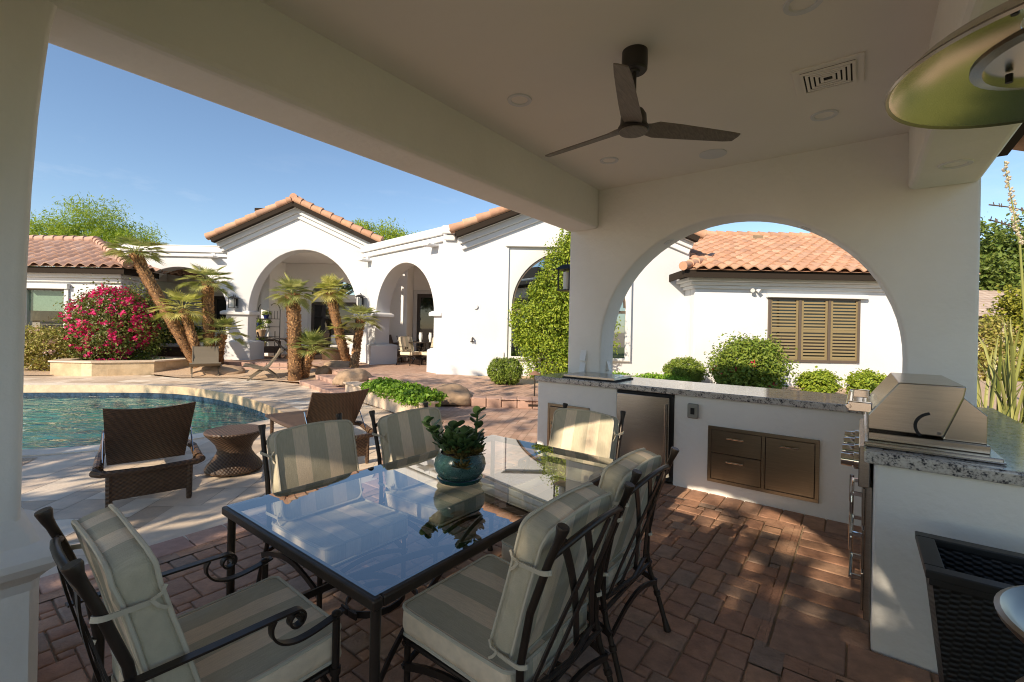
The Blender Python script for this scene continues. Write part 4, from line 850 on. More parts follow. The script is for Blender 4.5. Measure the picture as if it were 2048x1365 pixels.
# ================================================================== POOLSIDE FURNITURE
def chaise(label):
    th = thing('wicker_chaise', label, 'chaise lounge', (0, 0, 0), 0, 'brown wicker chaise lounges by the pool'); w = .275
    MB().tube([(-w - .05, .10, .325), (-w - .065, .0, .315), (-w - .03, -.03, .305), (0, -.05, .30), (w + .03, -.03, .305), (w + .065, .0, .315), (w + .05, .10, .325)], [.027, .032, .026, .024, .026, .032, .027], 10, side=(0, 0, 1)).build('rear_rail', 'wicker', th)
    for sx in (-1, 1): MB().tube([(sx * (w + .05), .05, .325), (sx * (w + .04), .3, .37), (sx * (w + .03), .6, .34), (sx * (w + .02), 1.2, .30), (sx * (w + .02), 1.85, .29)], [.034, .03, .026, .024, .024], 10).build('side_rail', 'wicker', th)
    MB().box(-w, w, -.035, -.005, .09, .30).build('apron', 'wicker', th, bevel=.006)
    for sx in (-1, 1):
        for y in (-.02, 1.75): MB().tube([(sx * (w - .02), y, 0), (sx * (w - .02), y, .02), (sx * (w - .02), y, .3)], [.017, .022, .024], 8).build('leg', 'wicker', th)
    MB().box(-w, w, .55, 1.85, .285, .31).build('seat_deck', 'wicker', th, bevel=.006)
    bk = MB(); vs = []; nx, ny = 8, 6; w = .262
    for k, dz in enumerate((0, -.022)):
        for j in range(ny + 1):
            for i in range(nx + 1):
                u = i / nx * 2 - 1; v = j / ny; vs.append((u * (w + .01 + .03 * v), .50 - .42 * v - .03 * (1 - u * u) * v + dz, .25 + .55 * v - .022 * (1 - u * u) * v))
    q = (nx + 1) * (ny + 1); fs = []
    for j in range(ny):
        for i in range(nx):
            a_ = j * (nx + 1) + i; fs += [(a_, a_ + 1, a_ + nx + 2, a_ + nx + 1), (q + a_, q + a_ + nx + 1, q + a_ + nx + 2, q + a_ + 1)]
    for i in range(nx): fs += [(i, q + i, q + i + 1, i + 1), (ny * (nx + 1) + i, ny * (nx + 1) + i + 1, q + ny * (nx + 1) + i + 1, q + ny * (nx + 1) + i)]
    for j in range(ny): a_ = j * (nx + 1); b_ = a_ + nx; fs += [(a_, a_ + nx + 1, q + a_ + nx + 1, q + a_), (b_, q + b_, q + b_ + nx + 1, b_ + nx + 1)]
    bk.add(vs, fs, False); bk.build('backrest', 'wicker', th); w = .275
    for sx in (-1, 1): MB().tube([(sx * (w + .02), .33, .56), (sx * (w + .022), .20, .42), (sx * (w + .02), .08, .31), (sx * (w), .06, .30)], .006, 8).build('strut', 'steel_bright', th)
    return th
c1 = chaise('brown wicker chaise lounge with raised back, standing before the pool left of the stool'); c1.location = PV(-4.57, 1.165); c1.rotation_euler.z = RZ + R_(90 - 11)
dup(c1, PV(-4.30, 2.73), RZ + R_(90 - 11), 'brown wicker chaise lounge half hidden behind the striped chairs')
ws = thing('wicker_stool', 'brown woven hourglass stool between the two chaises', 'stool', (-2.78, 4.60, 0), 0)
prof = [(.0, .015), (.22, .015), (.25, .02), (.258, .04), (.232, .09), (.19, .14), (.158, .19), (.15, .225), (.168, .28), (.208, .33), (.25, .375), (.264, .392)]
MB().lathe(prof, n=40).build('woven_body', 'wicker', ws); MB().lathe([(.262, .392), (.268, .405), (.26, .416), (.22, .418), (0, .418)], n=40).build('top', 'wicker', ws)
for k in range(4): MB().lathe([(.012, 0), (.014, .016)], (.19 * math.cos(k * 1.57 + .4), .19 * math.sin(k * 1.57 + .4), 0), 8).build('foot', 'black_plastic', ws)
def sling(label, loc, rz):
    th = thing('sling_chair', label, 'sling chair', loc, rz, 'taupe folding sling chairs by the pool'); w = .3
    MB().strap([(0, -.40, .82), (0, -.33, .68), (0, -.24, .52), (0, -.12, .38), (0, -.04, .33)], 2 * w, .018, (1, 0, 0)).build('back_sling', 'sling', th)
    MB().strap([(0, -.12, .30), (0, .05, .29), (0, .22, .33), (0, .38, .40), (0, .44, .41), (0, .47, .39)], 2 * w + .12, .018, (1, 0, 0)).build('seat_sling', 'sling', th)
    for sx in (-1, 1):
        lg = MB(); lg.strap([(sx * (w + .03), -.42, .0), (sx * (w + .03), -.1, .26), (sx * (w + .03), .3, .38), (sx * (w + .03), .45, .40)], .025, .045, (1, 0, 0)); lg.strap([(sx * w, .38, .0), (sx * w, .12, .2), (sx * w, -.12, .36), (sx * w, -.34, .68), (sx * w, -.41, .83)], .025, .045, (1, 0, 0)); lg.build('leg_frame', 'sling', th)
    return th
sling('taupe sling chair facing the pool in front of the leaning palms', (-8.57, 12.75, 0), R_(214))
sling('taupe sling chair seen from the side before the porch steps', (-6.75, 12.4, 0), R_(119))
# ================================================================== HOUSE
hs = thing('house', 'long white stucco house with arches, gables and clay tile roofs across the terrace', 'house', (0, 0, 0))
S = 'stucco_house'
# A: left wing, y = 14.6
xA0, xA1, yA = -24.0, -12.55, 14.6
wx0, wx1, wz0, wz1 = -15.7, dep(131, 600, yA).x, .75, dep(100, 578, yA).z
plate('wall', S, [(xA0, 0), (xA1, 0), (xA1, 3.05), (xA0, 3.05)], [[(wx0, wz0), (wx1, wz0), (wx1, wz1), (wx0, wz1)]], .3, hs, .012, O=(0, yA, 0))
MB().box(xA1 - .3, xA1, yA + .3, 15.5, 0, 3.05).build('wall', S, hs)
wa = MB(); wa.box(wx1, wx1 + .13, yA - .06, yA - .001, wz0 - .1, wz1 - .001); wa.box(wx0, wx1 + .16, yA - .13, yA - .001, wz1, wz1 + .16); wa.build('window_surround', 'trim', hs, bevel=.008)
wn = MB(); wn.box(wx1 - .05, wx1, yA + .1, yA + .16, wz0, wz1); wn.box(wx0, wx1 - .05, yA + .1, yA + .16, wz1 - .05, wz1); wn.box(wx0, wx1 - .05, yA + .1, yA + .16, wz0, wz0 + .05); wno = wn.build('window', 'win_frame', hs)
gp = MB(); gp.add([(wx0, yA + .12, wz0), (wx1, yA + .12, wz0), (wx1, yA + .12, wz1), (wx0, yA + .12, wz1)], [(0, 1, 2, 3)]); gp.build('pane', 'pane', wno)
MB().box(wx0, wx1 - .05, yA + .18, yA + .19, dep(90, 622, yA).z, wz1 - .05).build('roller_blind', 'blind', wno)
rmb = MB()
rmb.box(-17, xA1 - .31, 17.6, 17.7, 0, 3); rmb.box(xA1 - .36, xA1 - .305, yA + .31, 17.6, 0, 3); rmb.box(-17, xA1 - .36, yA + .31, 17.6, .2, .3); rmb.box(-17, xA1 - .36, yA + .31, 17.6, 2.9, 3.0); rmb.build('kitchen_room', 'room', hs)
kc = MB(); bx = dep(85, 650, 17.3).x
for k, (x0, x1, z0, z1) in enumerate(((bx, bx + .42, 1.35, 2.35), (bx + .43, bx + .85, 1.35, 2.35), (bx, bx + .42, .35, 1.33), (bx + .43, bx + .85, .35, 1.33))): kc.box(x0, x1, 17.2, 17.598, z0, z1)
kco = kc.build('kitchen_cabinet', 'cabinet', hs, bevel=.01); kh = MB()
for z in (1.15, 1.5):
    for x in (bx + .38, bx + .47): kh.tube([(x, 17.15, z), (x, 17.15, z + .14)], .012, 6)
kh.build('handle', 'dark_metal', kco)
px0 = dep(50, 640, 17.5).x; pf = MB().box(px0 - .8, px0 + .62, 17.55, 17.595, 1.4, 2.1).build('picture', mat('gilt_frame', (.25, .14, .05), .5), hs, bevel=.01); MB().box(px0 - .72, px0 + .54, 17.54, 17.549, 1.48, 2.02).build('print', mat('botanical_print', (.55, .50, .36), .8, var=.5, vs=4), pf)
co = MB(); co.box(xA0, xA1 + .06, yA - .10, yA - .001, 2.72, 2.86); co.box(xA0, xA1 + .14, yA - .2, yA - .001, 2.861, 3.0); co.box(xA1 + .001, xA1 + .14, yA, 15.2, 2.861, 3.0); co.build('cornice', 'trim', hs, bevel=.02)
fa = MB(); fa.box(xA0, xA1 + .42, yA - .42, yA - .38, 2.98, 3.16); fa.box(xA1 + .38, xA1 + .42, yA - .38, 15.6, 2.98, 3.16); fa.box(xA0, xA1 + .38, yA - .38, yA + .3, 3.0, 3.03); fa.build('fascia', 'fascia', hs)
ra = MB(); ex, ey, ez = xA1 + .62, yA - .5, 3.16; pt_ = .5; hk = 1.35; W_ = ex - xA0; AP = 2.35
tile_roof(ra, (xA0, ey, ez), (1, 0, 0), (0, 1, pt_), W_, AP * 1.118, .36, .36, .10, lambda u, v: (W_ - u) > v / 1.118 * hk - .1)
tile_roof(ra, (ex, ey, ez), (0, 1, 0), (-1, 0, pt_ / hk), AP * 1.5, AP * hk * 1.06, .36, .36, .10, lambda u, v: u > v / 1.06 / hk - .1)
hip = Vector((-hk, 1, pt_)); ridge(ra, (ex - .03, ey + .03, ez + .08), Vector((ex, ey, ez + .08)) + hip * AP, .14); top = Vector((ex, ey, ez + .08)) + hip * AP; ridge(ra, top, top + Vector((-8, 0, 0)), .14)
ra.build('roof', 'tile_brown', hs, auto=60)
# B: parapet bay with arch
yB = 15.35; bx0, bx1 = -12.62, -9.45; bc = (dep(258, 600, yB).x + dep(455, 600, yB).x) / 2; bh = (dep(455, 600, yB).x - dep(258, 600, yB).x) / 2
bz = dep(346, 534, yB).z
def doorway(c, h, zs, rise, x0, x1, ztop): return [(x0, 0), (c - h, 0)] + arch(c, h, 0, zs, rise)[1:-1] + [(c + h, 0), (x1, 0), (x1, ztop), (x0, ztop)]
bh = min(bh, bx1 - bc - .02)
plate('wall', S, [(xA1 - .6, 0), (max(bc - bh, xA1 - .5), 0)] + arch(bc, bh, 0, 1.85, bz - 1.85)[1:-1] + [(bc + bh, 0), (bx1, 0), (bx1, 4.0), (xA1 - .6, 4.0)], [], .5, hs, .02, O=(0, yB, 0))
co = MB(); co.box(xA1 - .7, bx1 - .02, yB - .14, yB - .001, 3.86, 4.06); co.box(xA1 - .7, bx1 - .02, yB - .08, yB - .001, 3.72, 3.859); co.box(xA1 - .7, bx1 - .02, yB - .14, yB + .5, 4.061, 4.1); co.build('cornice', 'trim', hs, bevel=.03, seg=3)
# C: gable bay with the big arch
yC = 15.2; cl, cr_, cpk = dep(437, 480, yC).x, dep(760, 480, yC).x, dep(597, 410, yC).x
ce, cpz = 4.18, 5.42; cc0, cc1 = dep(497, 600, yC).x, dep(715, 600, yC).x; cm = (cc0 + cc1) / 2; chh = (cc1 - cc0) / 2; cz = dep(606, 500, yC).z
cwl = bx1 - .12; cwr = -4.55
plate('wall', S, [(cwl, 0), (cc0, 0)] + arch(cm, chh, 0, 1.85, cz - 1.85)[1:-1] + [(cc1, 0), (cwr, 0), (cwr, 3.9), (cr_, ce), (cpk, cpz), (cl, ce), (cwl, 4.0)], [], .5, hs, .02, O=(0, yC, 0))
def raking(mb, x0, z0, x1, z1, y0, y1, lo, hi):
    d = Vector((x1 - x0, 0, z1 - z0)).normalized(); nn = Vector((-d.z, 0, d.x)); nn = nn if nn.z > 0 else -nn
    a, b = Vector((x0, 0, z0)), Vector((x1, 0, z1)); pts = []
    for y in (y0, y1): pts += [a + nn * lo + Vector((0, y, 0)), b + nn * lo + Vector((0, y, 0)), b + nn * hi + Vector((0, y, 0)), a + nn * hi + Vector((0, y, 0))]
    mb.hexa(pts)
def gable(xl, zl, xp, zp, xr, zr, yw, back, roofmat, over=.38):
    tr = MB(); fs_ = MB()
    for (x0, z0, e) in ((xl, zl, 0), (xr, zr, .003)):
        raking(tr, x0, z0, xp, zp, yw - .08 - e, yw - .002 - e, -.34, -.20); raking(tr, x0, z0, xp, zp, yw - .15 - e, yw - .002 - e, -.199, -.05); raking(tr, x0, z0, xp, zp, yw - .22 - e, yw - .002 - e, -.049, .03)
        raking(fs_, x0, z0, xp, zp, yw - over - e, yw - .226, -.045, .13); raking(fs_, x0, z0, xp, zp, yw - .225, yw + .5, .031 + e, .13 + e)
    tr.build('cornice', 'trim', hs, bevel=.018); fs_.build('fascia', 'fascia', hs)
    rf__ = MB()
    for (x0, z0, sg) in ((xl, zl, 1), (xr, zr, -1)):
        d = Vector((xp - x0, 0, zp - z0)); L = d.length; nn = Vector((-d.z, 0, d.x)).normalized(); nn = nn if nn.z > 0 else -nn
        o = Vector((x0, yw - over, z0)) + nn * .13 - d.normalized() * .12
        w = back
        tile_roof(rf__, o if sg == 1 else o, (0, 1, 0), d, w, L + .1, .29, .36, .05)
        ridge(rf__, o + Vector((0, .05, .05)), o + Vector((0, .05, .05)) + d * ((L + .12) / L), .125)
    ridge(rf__, Vector((xp, yw - over, zp + .22)), Vector((xp, yw - over + back, zp + .22)), .13)
    rf__.build('roof', roofmat, hs, auto=60)
gable(cl, ce, cpk, cpz, cr_, ce, yC, 6.5, 'tile')
# D: 45 degree link with arch
D0 = Vector((-4.72, 14.82)); D1 = Vector((-1.79, 11.89)); DL = (D1 - D0).length; Dx = (D1 - D0).normalized()
def onD(px, py):      # along-wall distance of a sight line
    r = ray(px, py); n_ = Vector((.7071, .7071)); k = D0.dot(n_) / (r.x * n_.x + n_.y); return (Vector((r.x * k, k)) - D0).dot(Dx), r.z * k + EYE
d0, d1 = onD(752, 600)[0], onD(868, 600)[0]; dz = onD(815, 525)[1]; dm, dh = (d0 + d1) / 2, (d1 - d0) / 2
plate('wall', S, [(-.05, 0), (d0, 0)] + arch(dm, dh, 0, 1.85, dz - 1.85)[1:-1] + [(d1, 0), (DL, 0), (DL, 4.0), (-.05, 4.0)], [], .5, hs, .02, O=(D0.x, D0.y, 0), X=(Dx.x, Dx.y, 0))
co = MB(); Dn = Vector((-.7071, -.7071))
for (p, z0, z1) in ((.14, 3.90, 4.12), (.08, 3.74, 3.899)):
    a = D0; b = D1; e = Vector((-1.0, 11.89))
    q = [a + Dn * p - Dx * .3, b + Dn * p + Dx * p * .41, b + Dn * .001, a + Dn * .001 - Dx * .3]; co.hexa([(*v_, z0) for v_ in q] + [(*v_, z1) for v_ in q])
    q = [Vector((D1.x - .0 + p * -.41, 11.75 - p)), Vector((-1.5, 11.75 - p)), Vector((-1.5, 11.749)), Vector((D1.x + .1, 11.749))]; co.hexa([(*v_, z0 - .001) for v_ in q] + [(*v_, z1 - .001) for v_ in q])
co.build('cornice', 'trim', hs, bevel=.03, seg=3)
# E: second gable with the tall arched window
yE = 11.75; xe0, xe1 = -1.82, 4.55
elx, erx = dep(916, 470, yE).x, 4.62; epk = (elx + erx) / 2; eez = 3.82; epz = eez + (epk - elx) * .40
plate('wall', S, [(xe0, 0), (xe1, 0), (xe1, 3.75), (erx, eez), (epk, epz), (elx, eez), (elx, 4.0), (xe0, 4.0)], [], .5, hs, .02, O=(0, yE, 0))
gable(elx, eez, epk, epz, erx, eez, yE, 6.0, 'tile')
wc, wh = 1.45, 1.46
sf_ = MB(); plate('window_surround', 'trim', [(wc - wh - .14, .72), (wc + wh + .14, .72), (wc + wh + .14, 3.72), (wc - wh - .14, 3.72)], [arch(wc, wh, .8, 2.1, 1.42)], .09, hs, .012, O=(0, yE - .091, 0))
sf_.box(wc - wh - .2, wc + wh + .2, yE - .2, yE - .092, 3.60, 3.76); sf_.box(wc - wh - .16, wc - wh - .10, yE - .13, yE - .092, .72, 3.6); sf_.build('shade_housing', 'trim', hs, bevel=.012)
we = plate('window', 'sky_glass', arch(wc, wh, .8, 2.1, 1.42), [], .01, hs, 0, O=(0, yE - .03, 0))
wf_ = MB()
wf_.box(wc - wh, wc + wh, yE - .06, yE - .031, 1.95, 2.02); wf_.box(wc - .03, wc + .03, yE - .06, yE - .031, .8, 3.4); wf_.strap([(wc - wh * .985 * math.cos(math.pi * i / 30), yE - .05, 2.1 + 1.40 * math.sin(math.pi * i / 30)) for i in range(31)], .03, .05, (0, 1, 0)); wf_.build('frame', 'win_frame', we)
# plinth of D/E corner and piers
def pier(pts, z1, out, name='plinth', z0=.2, m=S, cap=.05):
    """plinth or impost ring extruded from footprint polygon"""
    q = offset(pts, out); mb = MB(); q2 = offset(pts, out * .3); nn = len(pts)
    mb.add([(*v_, z0) for v_ in q] + [(*v_, z1 - cap) for v_ in q] + [(*v_, z1) for v_ in q2], [(k * nn + i, k * nn + (i + 1) % nn, (k + 1) * nn + (i + 1) % nn, (k + 1) * nn + i) for k in range(2) for i in range(nn)] + [tuple(range(2 * nn, 3 * nn)), tuple(range(nn - 1, -1, -1))])
    return mb.build(name, m, hs, bevel=.02)
dA = D0 + Dx * d1; nB = Vector((.7071, .7071)) * .5
cor = [tuple(dA), tuple(D1), (xe0 + .02, yE - .0), (wc - wh - .3, yE), (wc - wh - .3, yE + .3), tuple(dA + nB)]
pier(cor, .95, .12); 
imp = lambda pts, zc: pier(pts, zc + .09, .10, 'impost', zc - .05, 'trim', .04)
imp([tuple(dA), tuple(dA + Dx * .34), tuple(dA + Dx * .34 + nB), tuple(dA + nB)], 1.85)
pBC = [(bc + bh, yB + .45), (bc + bh, yC), (cc0, yC), (cc0, yC + .5)]; pier(pBC, .95, .2); imp(pBC, 1.85)
pCD = [(cc1, yC), (D0.x, yC - .02), tuple(D0 + Dx * d0), tuple(D0 + Dx * d0 + nB), (cc1, yC + .5)]; pier(pCD, .95, .18); imp(pCD, 1.85)
# scuppers, chimney
for k, (p, nrm) in enumerate(((dep(430, 514, yB), Vector((0, -1, 0))), (Vector((*(D0 + Dx * onD(739, 521)[0]), onD(739, 521)[1])), Vector((-.7071, -.7071, 0))), (Vector((*(D0 + Dx * onD(871, 491)[0]), onD(871, 491)[1])), Vector((-.7071, -.7071, 0))))):
    s_ = MB(); sd = nrm.cross(Vector((0, 0, 1)))
    for w0, w1, z0, z1 in ((-.16, .16, -.05, 0), (-.06, .06, 0, .14)):
        q = [p + sd * w0 + nrm * (.34 if z0 < 0 else .1), p + sd * w1 + nrm * (.34 if z0 < 0 else .1), p + sd * w1 - nrm * .02, p + sd * w0 - nrm * .02]; s_.hexa([(v_.x, v_.y, p.z + z0) for v_ in q] + [(v_.x, v_.y, p.z + z1) for v_ in q])
    s_.build('scupper', 'trim', hs, bevel=.01)
cx0, cx1 = dep(514, 430, 19).x, dep(560, 430, 19).x; chm = MB(); chm.box(cx0 + .1, cx1, 19, 20, 4, 6.2); cho = chm.build('chimney', S, hs); cb = MB(); cb.box(cx0 - .05, cx1 + .1, 18.9, 20.1, 6.201, 6.33); cb.box(cx0 + .55, cx1 - .02, 19.2, 19.8, 6.331, 6.55); cb.build('chimney_cap', 'fascia', cho)
# F: right wing with shuttered window
yF = 11.1; xf0, xf1 = dep(1389, 640, yF).x, 10.3; fe = 2.80
plate('wall', S, [(xf0, 0), (xf1, 0), (xf1, fe), (xf0, fe)], [], .3, hs, .02, O=(0, yF, 0)); MB().box(xf0, xf0 + .3, yF + .301, 12.3, 0, fe).build('wall', S, hs)
co = MB()
for p, z0, z1 in ((.07, 2.58, 2.66), (.14, 2.661, 2.74), (.24, 2.741, 2.83)): co.box(xf0 - p, xf1, yF - p, yF - .001, z0, z1); co.box(xf0 - p, xf0 - .001, yF, 12.2, z0, z1)
co.build('cornice', 'trim', hs, bevel=.014)
fa = MB(); fa.box(xf0 - .42, xf1, yF - .44, yF - .40, 2.80, 2.985); fa.box(xf0 - .42, xf0 - .38, yF - .40, 12, 2.80, 2.98); fa.box(xf0 - .38, xf1, yF - .40, yF + .4, 2.831, 2.86); fa.build('fascia', 'fascia', hs)
rfm = MB(); ox, oy, oz = xf0 - .5, yF - .52, 2.97; pt_ = .365
tile_roof(rfm, (ox, oy, oz), (1, 0, 0), (0, 1, pt_), xf1 - ox + .4, 5.55, .30, .36, .08, lambda u, v: u > min(v * .92, .7))
ridge(rfm, (ox, oy, oz + .05), (ox + .8, oy + .8, oz + .05 + .8 * pt_), .105); ridge(rfm, (ox + .5, oy + 5.1, oz + 5.1 * pt_ + .06), (xf1 + .4, oy + 5.1, oz + 5.1 * pt_ + .06), .13)
rfm.add([(ox + .03, oy + .06, oz + .0), (xf1 + .3, oy + .06, oz), (xf1 + .3, oy + 5.1, oz + 5.04 * pt_), (ox + .6, oy + 5.1, oz + 5.04 * pt_), (ox + .6, oy + .9, oz + .84 * pt_)], [(0, 1, 2, 3, 4)])
rfo = rfm.build('roof', 'tile', hs, auto=60)
rv = dep(1516, 478, oy + 4.3); vm = MB(); vm.prism([(-.22, 0), (.22, 0), (.22, .06), (.14, .15), (0, .19), (-.14, .15), (-.22, .06)], 0, .8, lambda a, b_, h: (rv.x + a, rv.y + h, rv.z - .04 + b_)); rvo = vm.build('roof_vent', mat('tan_vent', (.45, .32, .2), .7), rfo)
vl = MB()
for k in range(4): vl.box(rv.x - .16, rv.x + .16, rv.y - .006, rv.y - .001, rv.z - .01 + k * .033, rv.z + .003 + k * .033)
vl.build('louver', 'black_gap', rvo)
p0, p1 = dep(1536, 596, yF), dep(1716, 727, yF); x0, x1, z1, z0 = p0.x, p1.x, p0.z, p1.z
wn = MB()
for q in ((x0, x0 + .06), (x0 + (x1 - x0) * .345 - .03, x0 + (x1 - x0) * .345 + .03), (x0 + (x1 - x0) * .665 - .03, x0 + (x1 - x0) * .665 + .03), (x1 - .06, x1)): wn.box(q[0], q[1], yF - .05, yF - .001, z0, z1)
for q in ((z0, z0 + .06), (z1 - .05, z1)): wn.box(x0 + .061, x1 - .061, yF - .045, yF - .001, *q)
wno = wn.build('shutter_window', 'win_frame', hs, bevel=.004)
MB().box(x0 + .05, x1 - .05, yF - .006, yF - .003, z0 + .05, z1 - .05).build('pane', 'dark_glass', wno)
for k in range(3):
    a = x0 + (x1 - x0) * (.0, .345, .665)[k] + .04; b_ = x0 + (x1 - x0) * (.345, .665, 1.0)[k] - .04; sh = MB()
    sh.box(a, a + .05, yF - .032, yF - .008, z0 + .06, z1 - .05); sh.box(b_ - .05, b_, yF - .032, yF - .008, z0 + .06, z1 - .05); zz = z0 + .1; n_ = 0; mid = (z0 + z1) / 2
    sh.box(a + .05, b_ - .05, yF - .031, yF - .009, mid - .05, mid + .02); sh.box(a + .05, b_ - .05, yF - .031, yF - .009, z0 + .06, z0 + .11)
    while zz < z1 - .10:
        if abs(zz - mid + .04) > .062: sh.hexa([(a + .05, yF - .034, zz), (b_ - .05, yF - .034, zz), (b_ - .05, yF - .016, zz + .042), (a + .05, yF - .016, zz + .042), (a + .05, yF - .028, zz - .002), (b_ - .05, yF - .028, zz - .002), (b_ - .05, yF - .010, zz + .040), (a + .05, yF - .010, zz + .040)])
        zz += .078
    sh.build('shutter', 'shutter', wno)
sd = MB(); sd.box(x0 - .05, x1 + .12, yF - .13, yF - .001, z1 + .01, z1 + .10); sd.tube([(x1 + .14, yF - .07, z1 + .05), (x0 - .06, yF - .07, z1 + .05)], .05, 10); sd.build('awning_roll', 'trim', hs)
fl_ = thing('security_light', 'small white twin security light under the eave left of the shuttered window', 'security light', dep(1506, 578, yF)); sl_ = MB(); sl_.box(-.05, .05, -.04, 0, -.04, .04); sl_.build('base', 'trim', fl_, bevel=.01); hl = MB(); hl.tube([(-.09, -.16, -.06), (-.03, -.04, .0)], [.05, .03], 12); hl.tube([(.10, -.15, -.08), (.03, -.04, .0)], [.05, .03], 12); hl.build('lamp_head', 'trim', fl_)
# porch behind the arches: back walls, ceiling, partitions, dark doors
for q in ((-14, -4.46, 18.4, 18.7), (-4.38, -3.71, 16.0, 17.3), (-3.709, .6, 17.0, 17.3), (.601, .9, 12.3, 17.3), (-14.2, -14.001, 15.86, 18.7)): MB().box(*q, .25, 3.99).build('porch_wall', 'porch', hs)
MB().prism([(-14, 15.86), (-4.6, 15.71), (-1.2, 12.4), (.4, 12.4), (.4, 18.7), (-14, 18.7)], 4.0, 4.06).build('porch_ceiling', 'porch', hs)
for q in ((-4.75, -4.45, 16.9, 18.399), (-9.5, -9.2, 17.2, 18.399)): MB().box(*q, .25, 3.98).build('porch_wall', 'porch', hs)
def door(x0, x1, z1, y, nm='patio_door', mid=True):
    d = MB(); d.box(x0, x1, y - .04, y - .001, .3, z1); o = d.build(nm, 'dark_wood', hs); pn_ = MB(); k = 2 if x1 - x0 > 1.2 else 1
    for i in range(k): a = x0 + (x1 - x0) * i / k + .13; b_ = x0 + (x1 - x0) * (i + 1) / k - .13; pn_.box(a, b_, y - .05, y - .041, .5, z1 - .14)
    pn_.build('pane', 'dark_glass', o); fr_ = MB(); fr_.box(x0 - .14, x0 - .001, y - .07, y - .001, .3, z1 + .14); fr_.box(x1 + .001, x1 + .14, y - .07, y - .001, .3, z1 + .14); fr_.box(x0, x1, y - .07, y - .001, z1 + .001, z1 + .14); fr_.build('frame', 'trim', o, bevel=.01)
door(dep(622, 700, 18.4).x, dep(716, 700, 18.4).x, 2.45, 18.4)
plate('transom', 'sky_glass', arch((dep(622, 700, 18.4).x + dep(716, 700, 18.4).x) / 2, .95, 2.75, 2.75, .55), [], .02, hs, 0, O=(0, 18.37, 0))
door(dep(427, 700, 18.4).x, dep(462, 700, 18.4).x, 2.6, 18.4)
door(dep(834, 650, 17.0).x, dep(890, 650, 17.0).x, 2.75, 17.0)
for (p, rz, lb) in ((dep(472, 607, yC - .02), 0, 'wall lantern on the house pier left of the big arch, in palm shadow'), (dep(723, 604, yC - .02), 0, 'wall lantern on the house pier right of the big arch, behind a palm')):
    wall_lantern(p, rz, lb, 1.12)
hf = thing('porch_fan', 'small dark ceiling fan inside the right house arch', 'ceiling fan', (-2.35, 15.6, 4.0)); MB().tube([(0, 0, 0), (0, 0, -.95)], .03, 8).build('rod', 'fan_metal', hf)
for q in (10, 130, 250): MB().hexa([(0, -.06, -.97), (.75, -.07, -.97), (.75, .07, -.97), (0, .06, -.97), (0, -.06, -.95), (.75, -.07, -.94), (.75, .07, -.96), (0, .06, -.96)]).build('blade', 'fan_wood', hf, rz=R_(q))
# spa
sp_px = [(100, 751), (183, 753), (308, 750), (348, 736)]
spb = [tuple(at(px, py)[:2]) for px, py in sp_px[:3]] + [(-9.75, 14.2), (-11.2, 14.5), (-13.2, 14.0)]
spa = thing('spa', 'raised octagonal spa clad in golden travertine in front of the bougainvillea', 'spa', (*spb[1], 0)); SO = (*spb[1], 0)
q = MB(); nn = len(spb)
for i in range(nn):
    a, b_ = Vector(spb[i]), Vector(spb[(i + 1) % nn]); L = (b_ - a).length; m = max(1, round(L / .3))
    for k in range(m):
        for z0, z1 in ((0, .19), (.19, .36)):
            u0, u1 = a.lerp(b_, k / m), a.lerp(b_, (k + 1) / m); q.add([(*u0, z0), (*u1, z0), (*u1, z1), (*u0, z1)], [(0, 1, 2, 3)])
q.build('tiled_wall', 'trav_gold', spa, SO); so = offset(spb, .04); si = offset(spb, -.32); q = MB()
q.add([(*v_, .36) for v_ in so] + [(*v_, .40) for v_ in so] + [(*v_, .40) for v_ in si] + [(*v_, .2) for v_ in si], [(k * nn + i, k * nn + (i + 1) % nn, (k + 1) * nn + (i + 1) % nn, (k + 1) * nn + i) for k in range(3) for i in range(nn)])
q.build('coping', 'travertine', spa, SO); q = MB(); q.add([(*v_, .3) for v_ in si], [tuple(range(nn))]); q.build('water', 'water', spa, SO); q = MB(); q.add([(*v_, .0) for v_ in si], [tuple(range(nn))]); q.build('basin', 'plaster', spa, SO)
# low planter wall with groundcover
pa, pb_ = at(689, 765, .3).to_2d(), at(843, 806.5, .3).to_2d(); pdv = (pb_ - pa).normalized(); pn2 = Vector((-pdv.y, pdv.x)); pn2 = pn2 if pn2.y > 0 else -pn2
lw = thing('planter_wall', 'low cream travertine planter wall along the deck', 'garden wall', (*pa, 0)); q = MB(); f4 = lambda o0, o1, z0, z1, e=0: [(*(pa - pdv * e + pn2 * o0), z0), (*(pb_ + pdv * e + pn2 * o0), z0), (*(pb_ + pdv * e + pn2 * o1), z0), (*(pa - pdv * e + pn2 * o1), z0), (*(pa - pdv * e + pn2 * o0), z1), (*(pb_ + pdv * e + pn2 * o0), z1), (*(pb_ + pdv * e + pn2 * o1), z1), (*(pa - pdv * e + pn2 * o1), z1)]
q.hexa(f4(.02, .25, 0, .27)); q.build('wall', 'travertine', lw, (*pa, 0)); q = MB(); q.hexa(f4(-.02, .30, .271, .305, .03)); q.build('coping', 'travertine', lw, (*pa, 0), bevel=.008)
gc0, gc1 = at(762, 768, .38).to_2d(), at(850, 790, .38).to_2d()
gb_ = [(*(gc0.lerp(gc1, k / 6)), .33 + .03 * math.sin(k * 2.1), .27, .27, .12) for k in range(7)]
gc = foliage('groundcover', gb_, 10500, .055, 'leaf_ground', None, 21, .2, .85, ncl=300, aspect=.85, fill=.8); tag(gc, 'low bright green groundcover spilling behind the planter wall', 'groundcover')
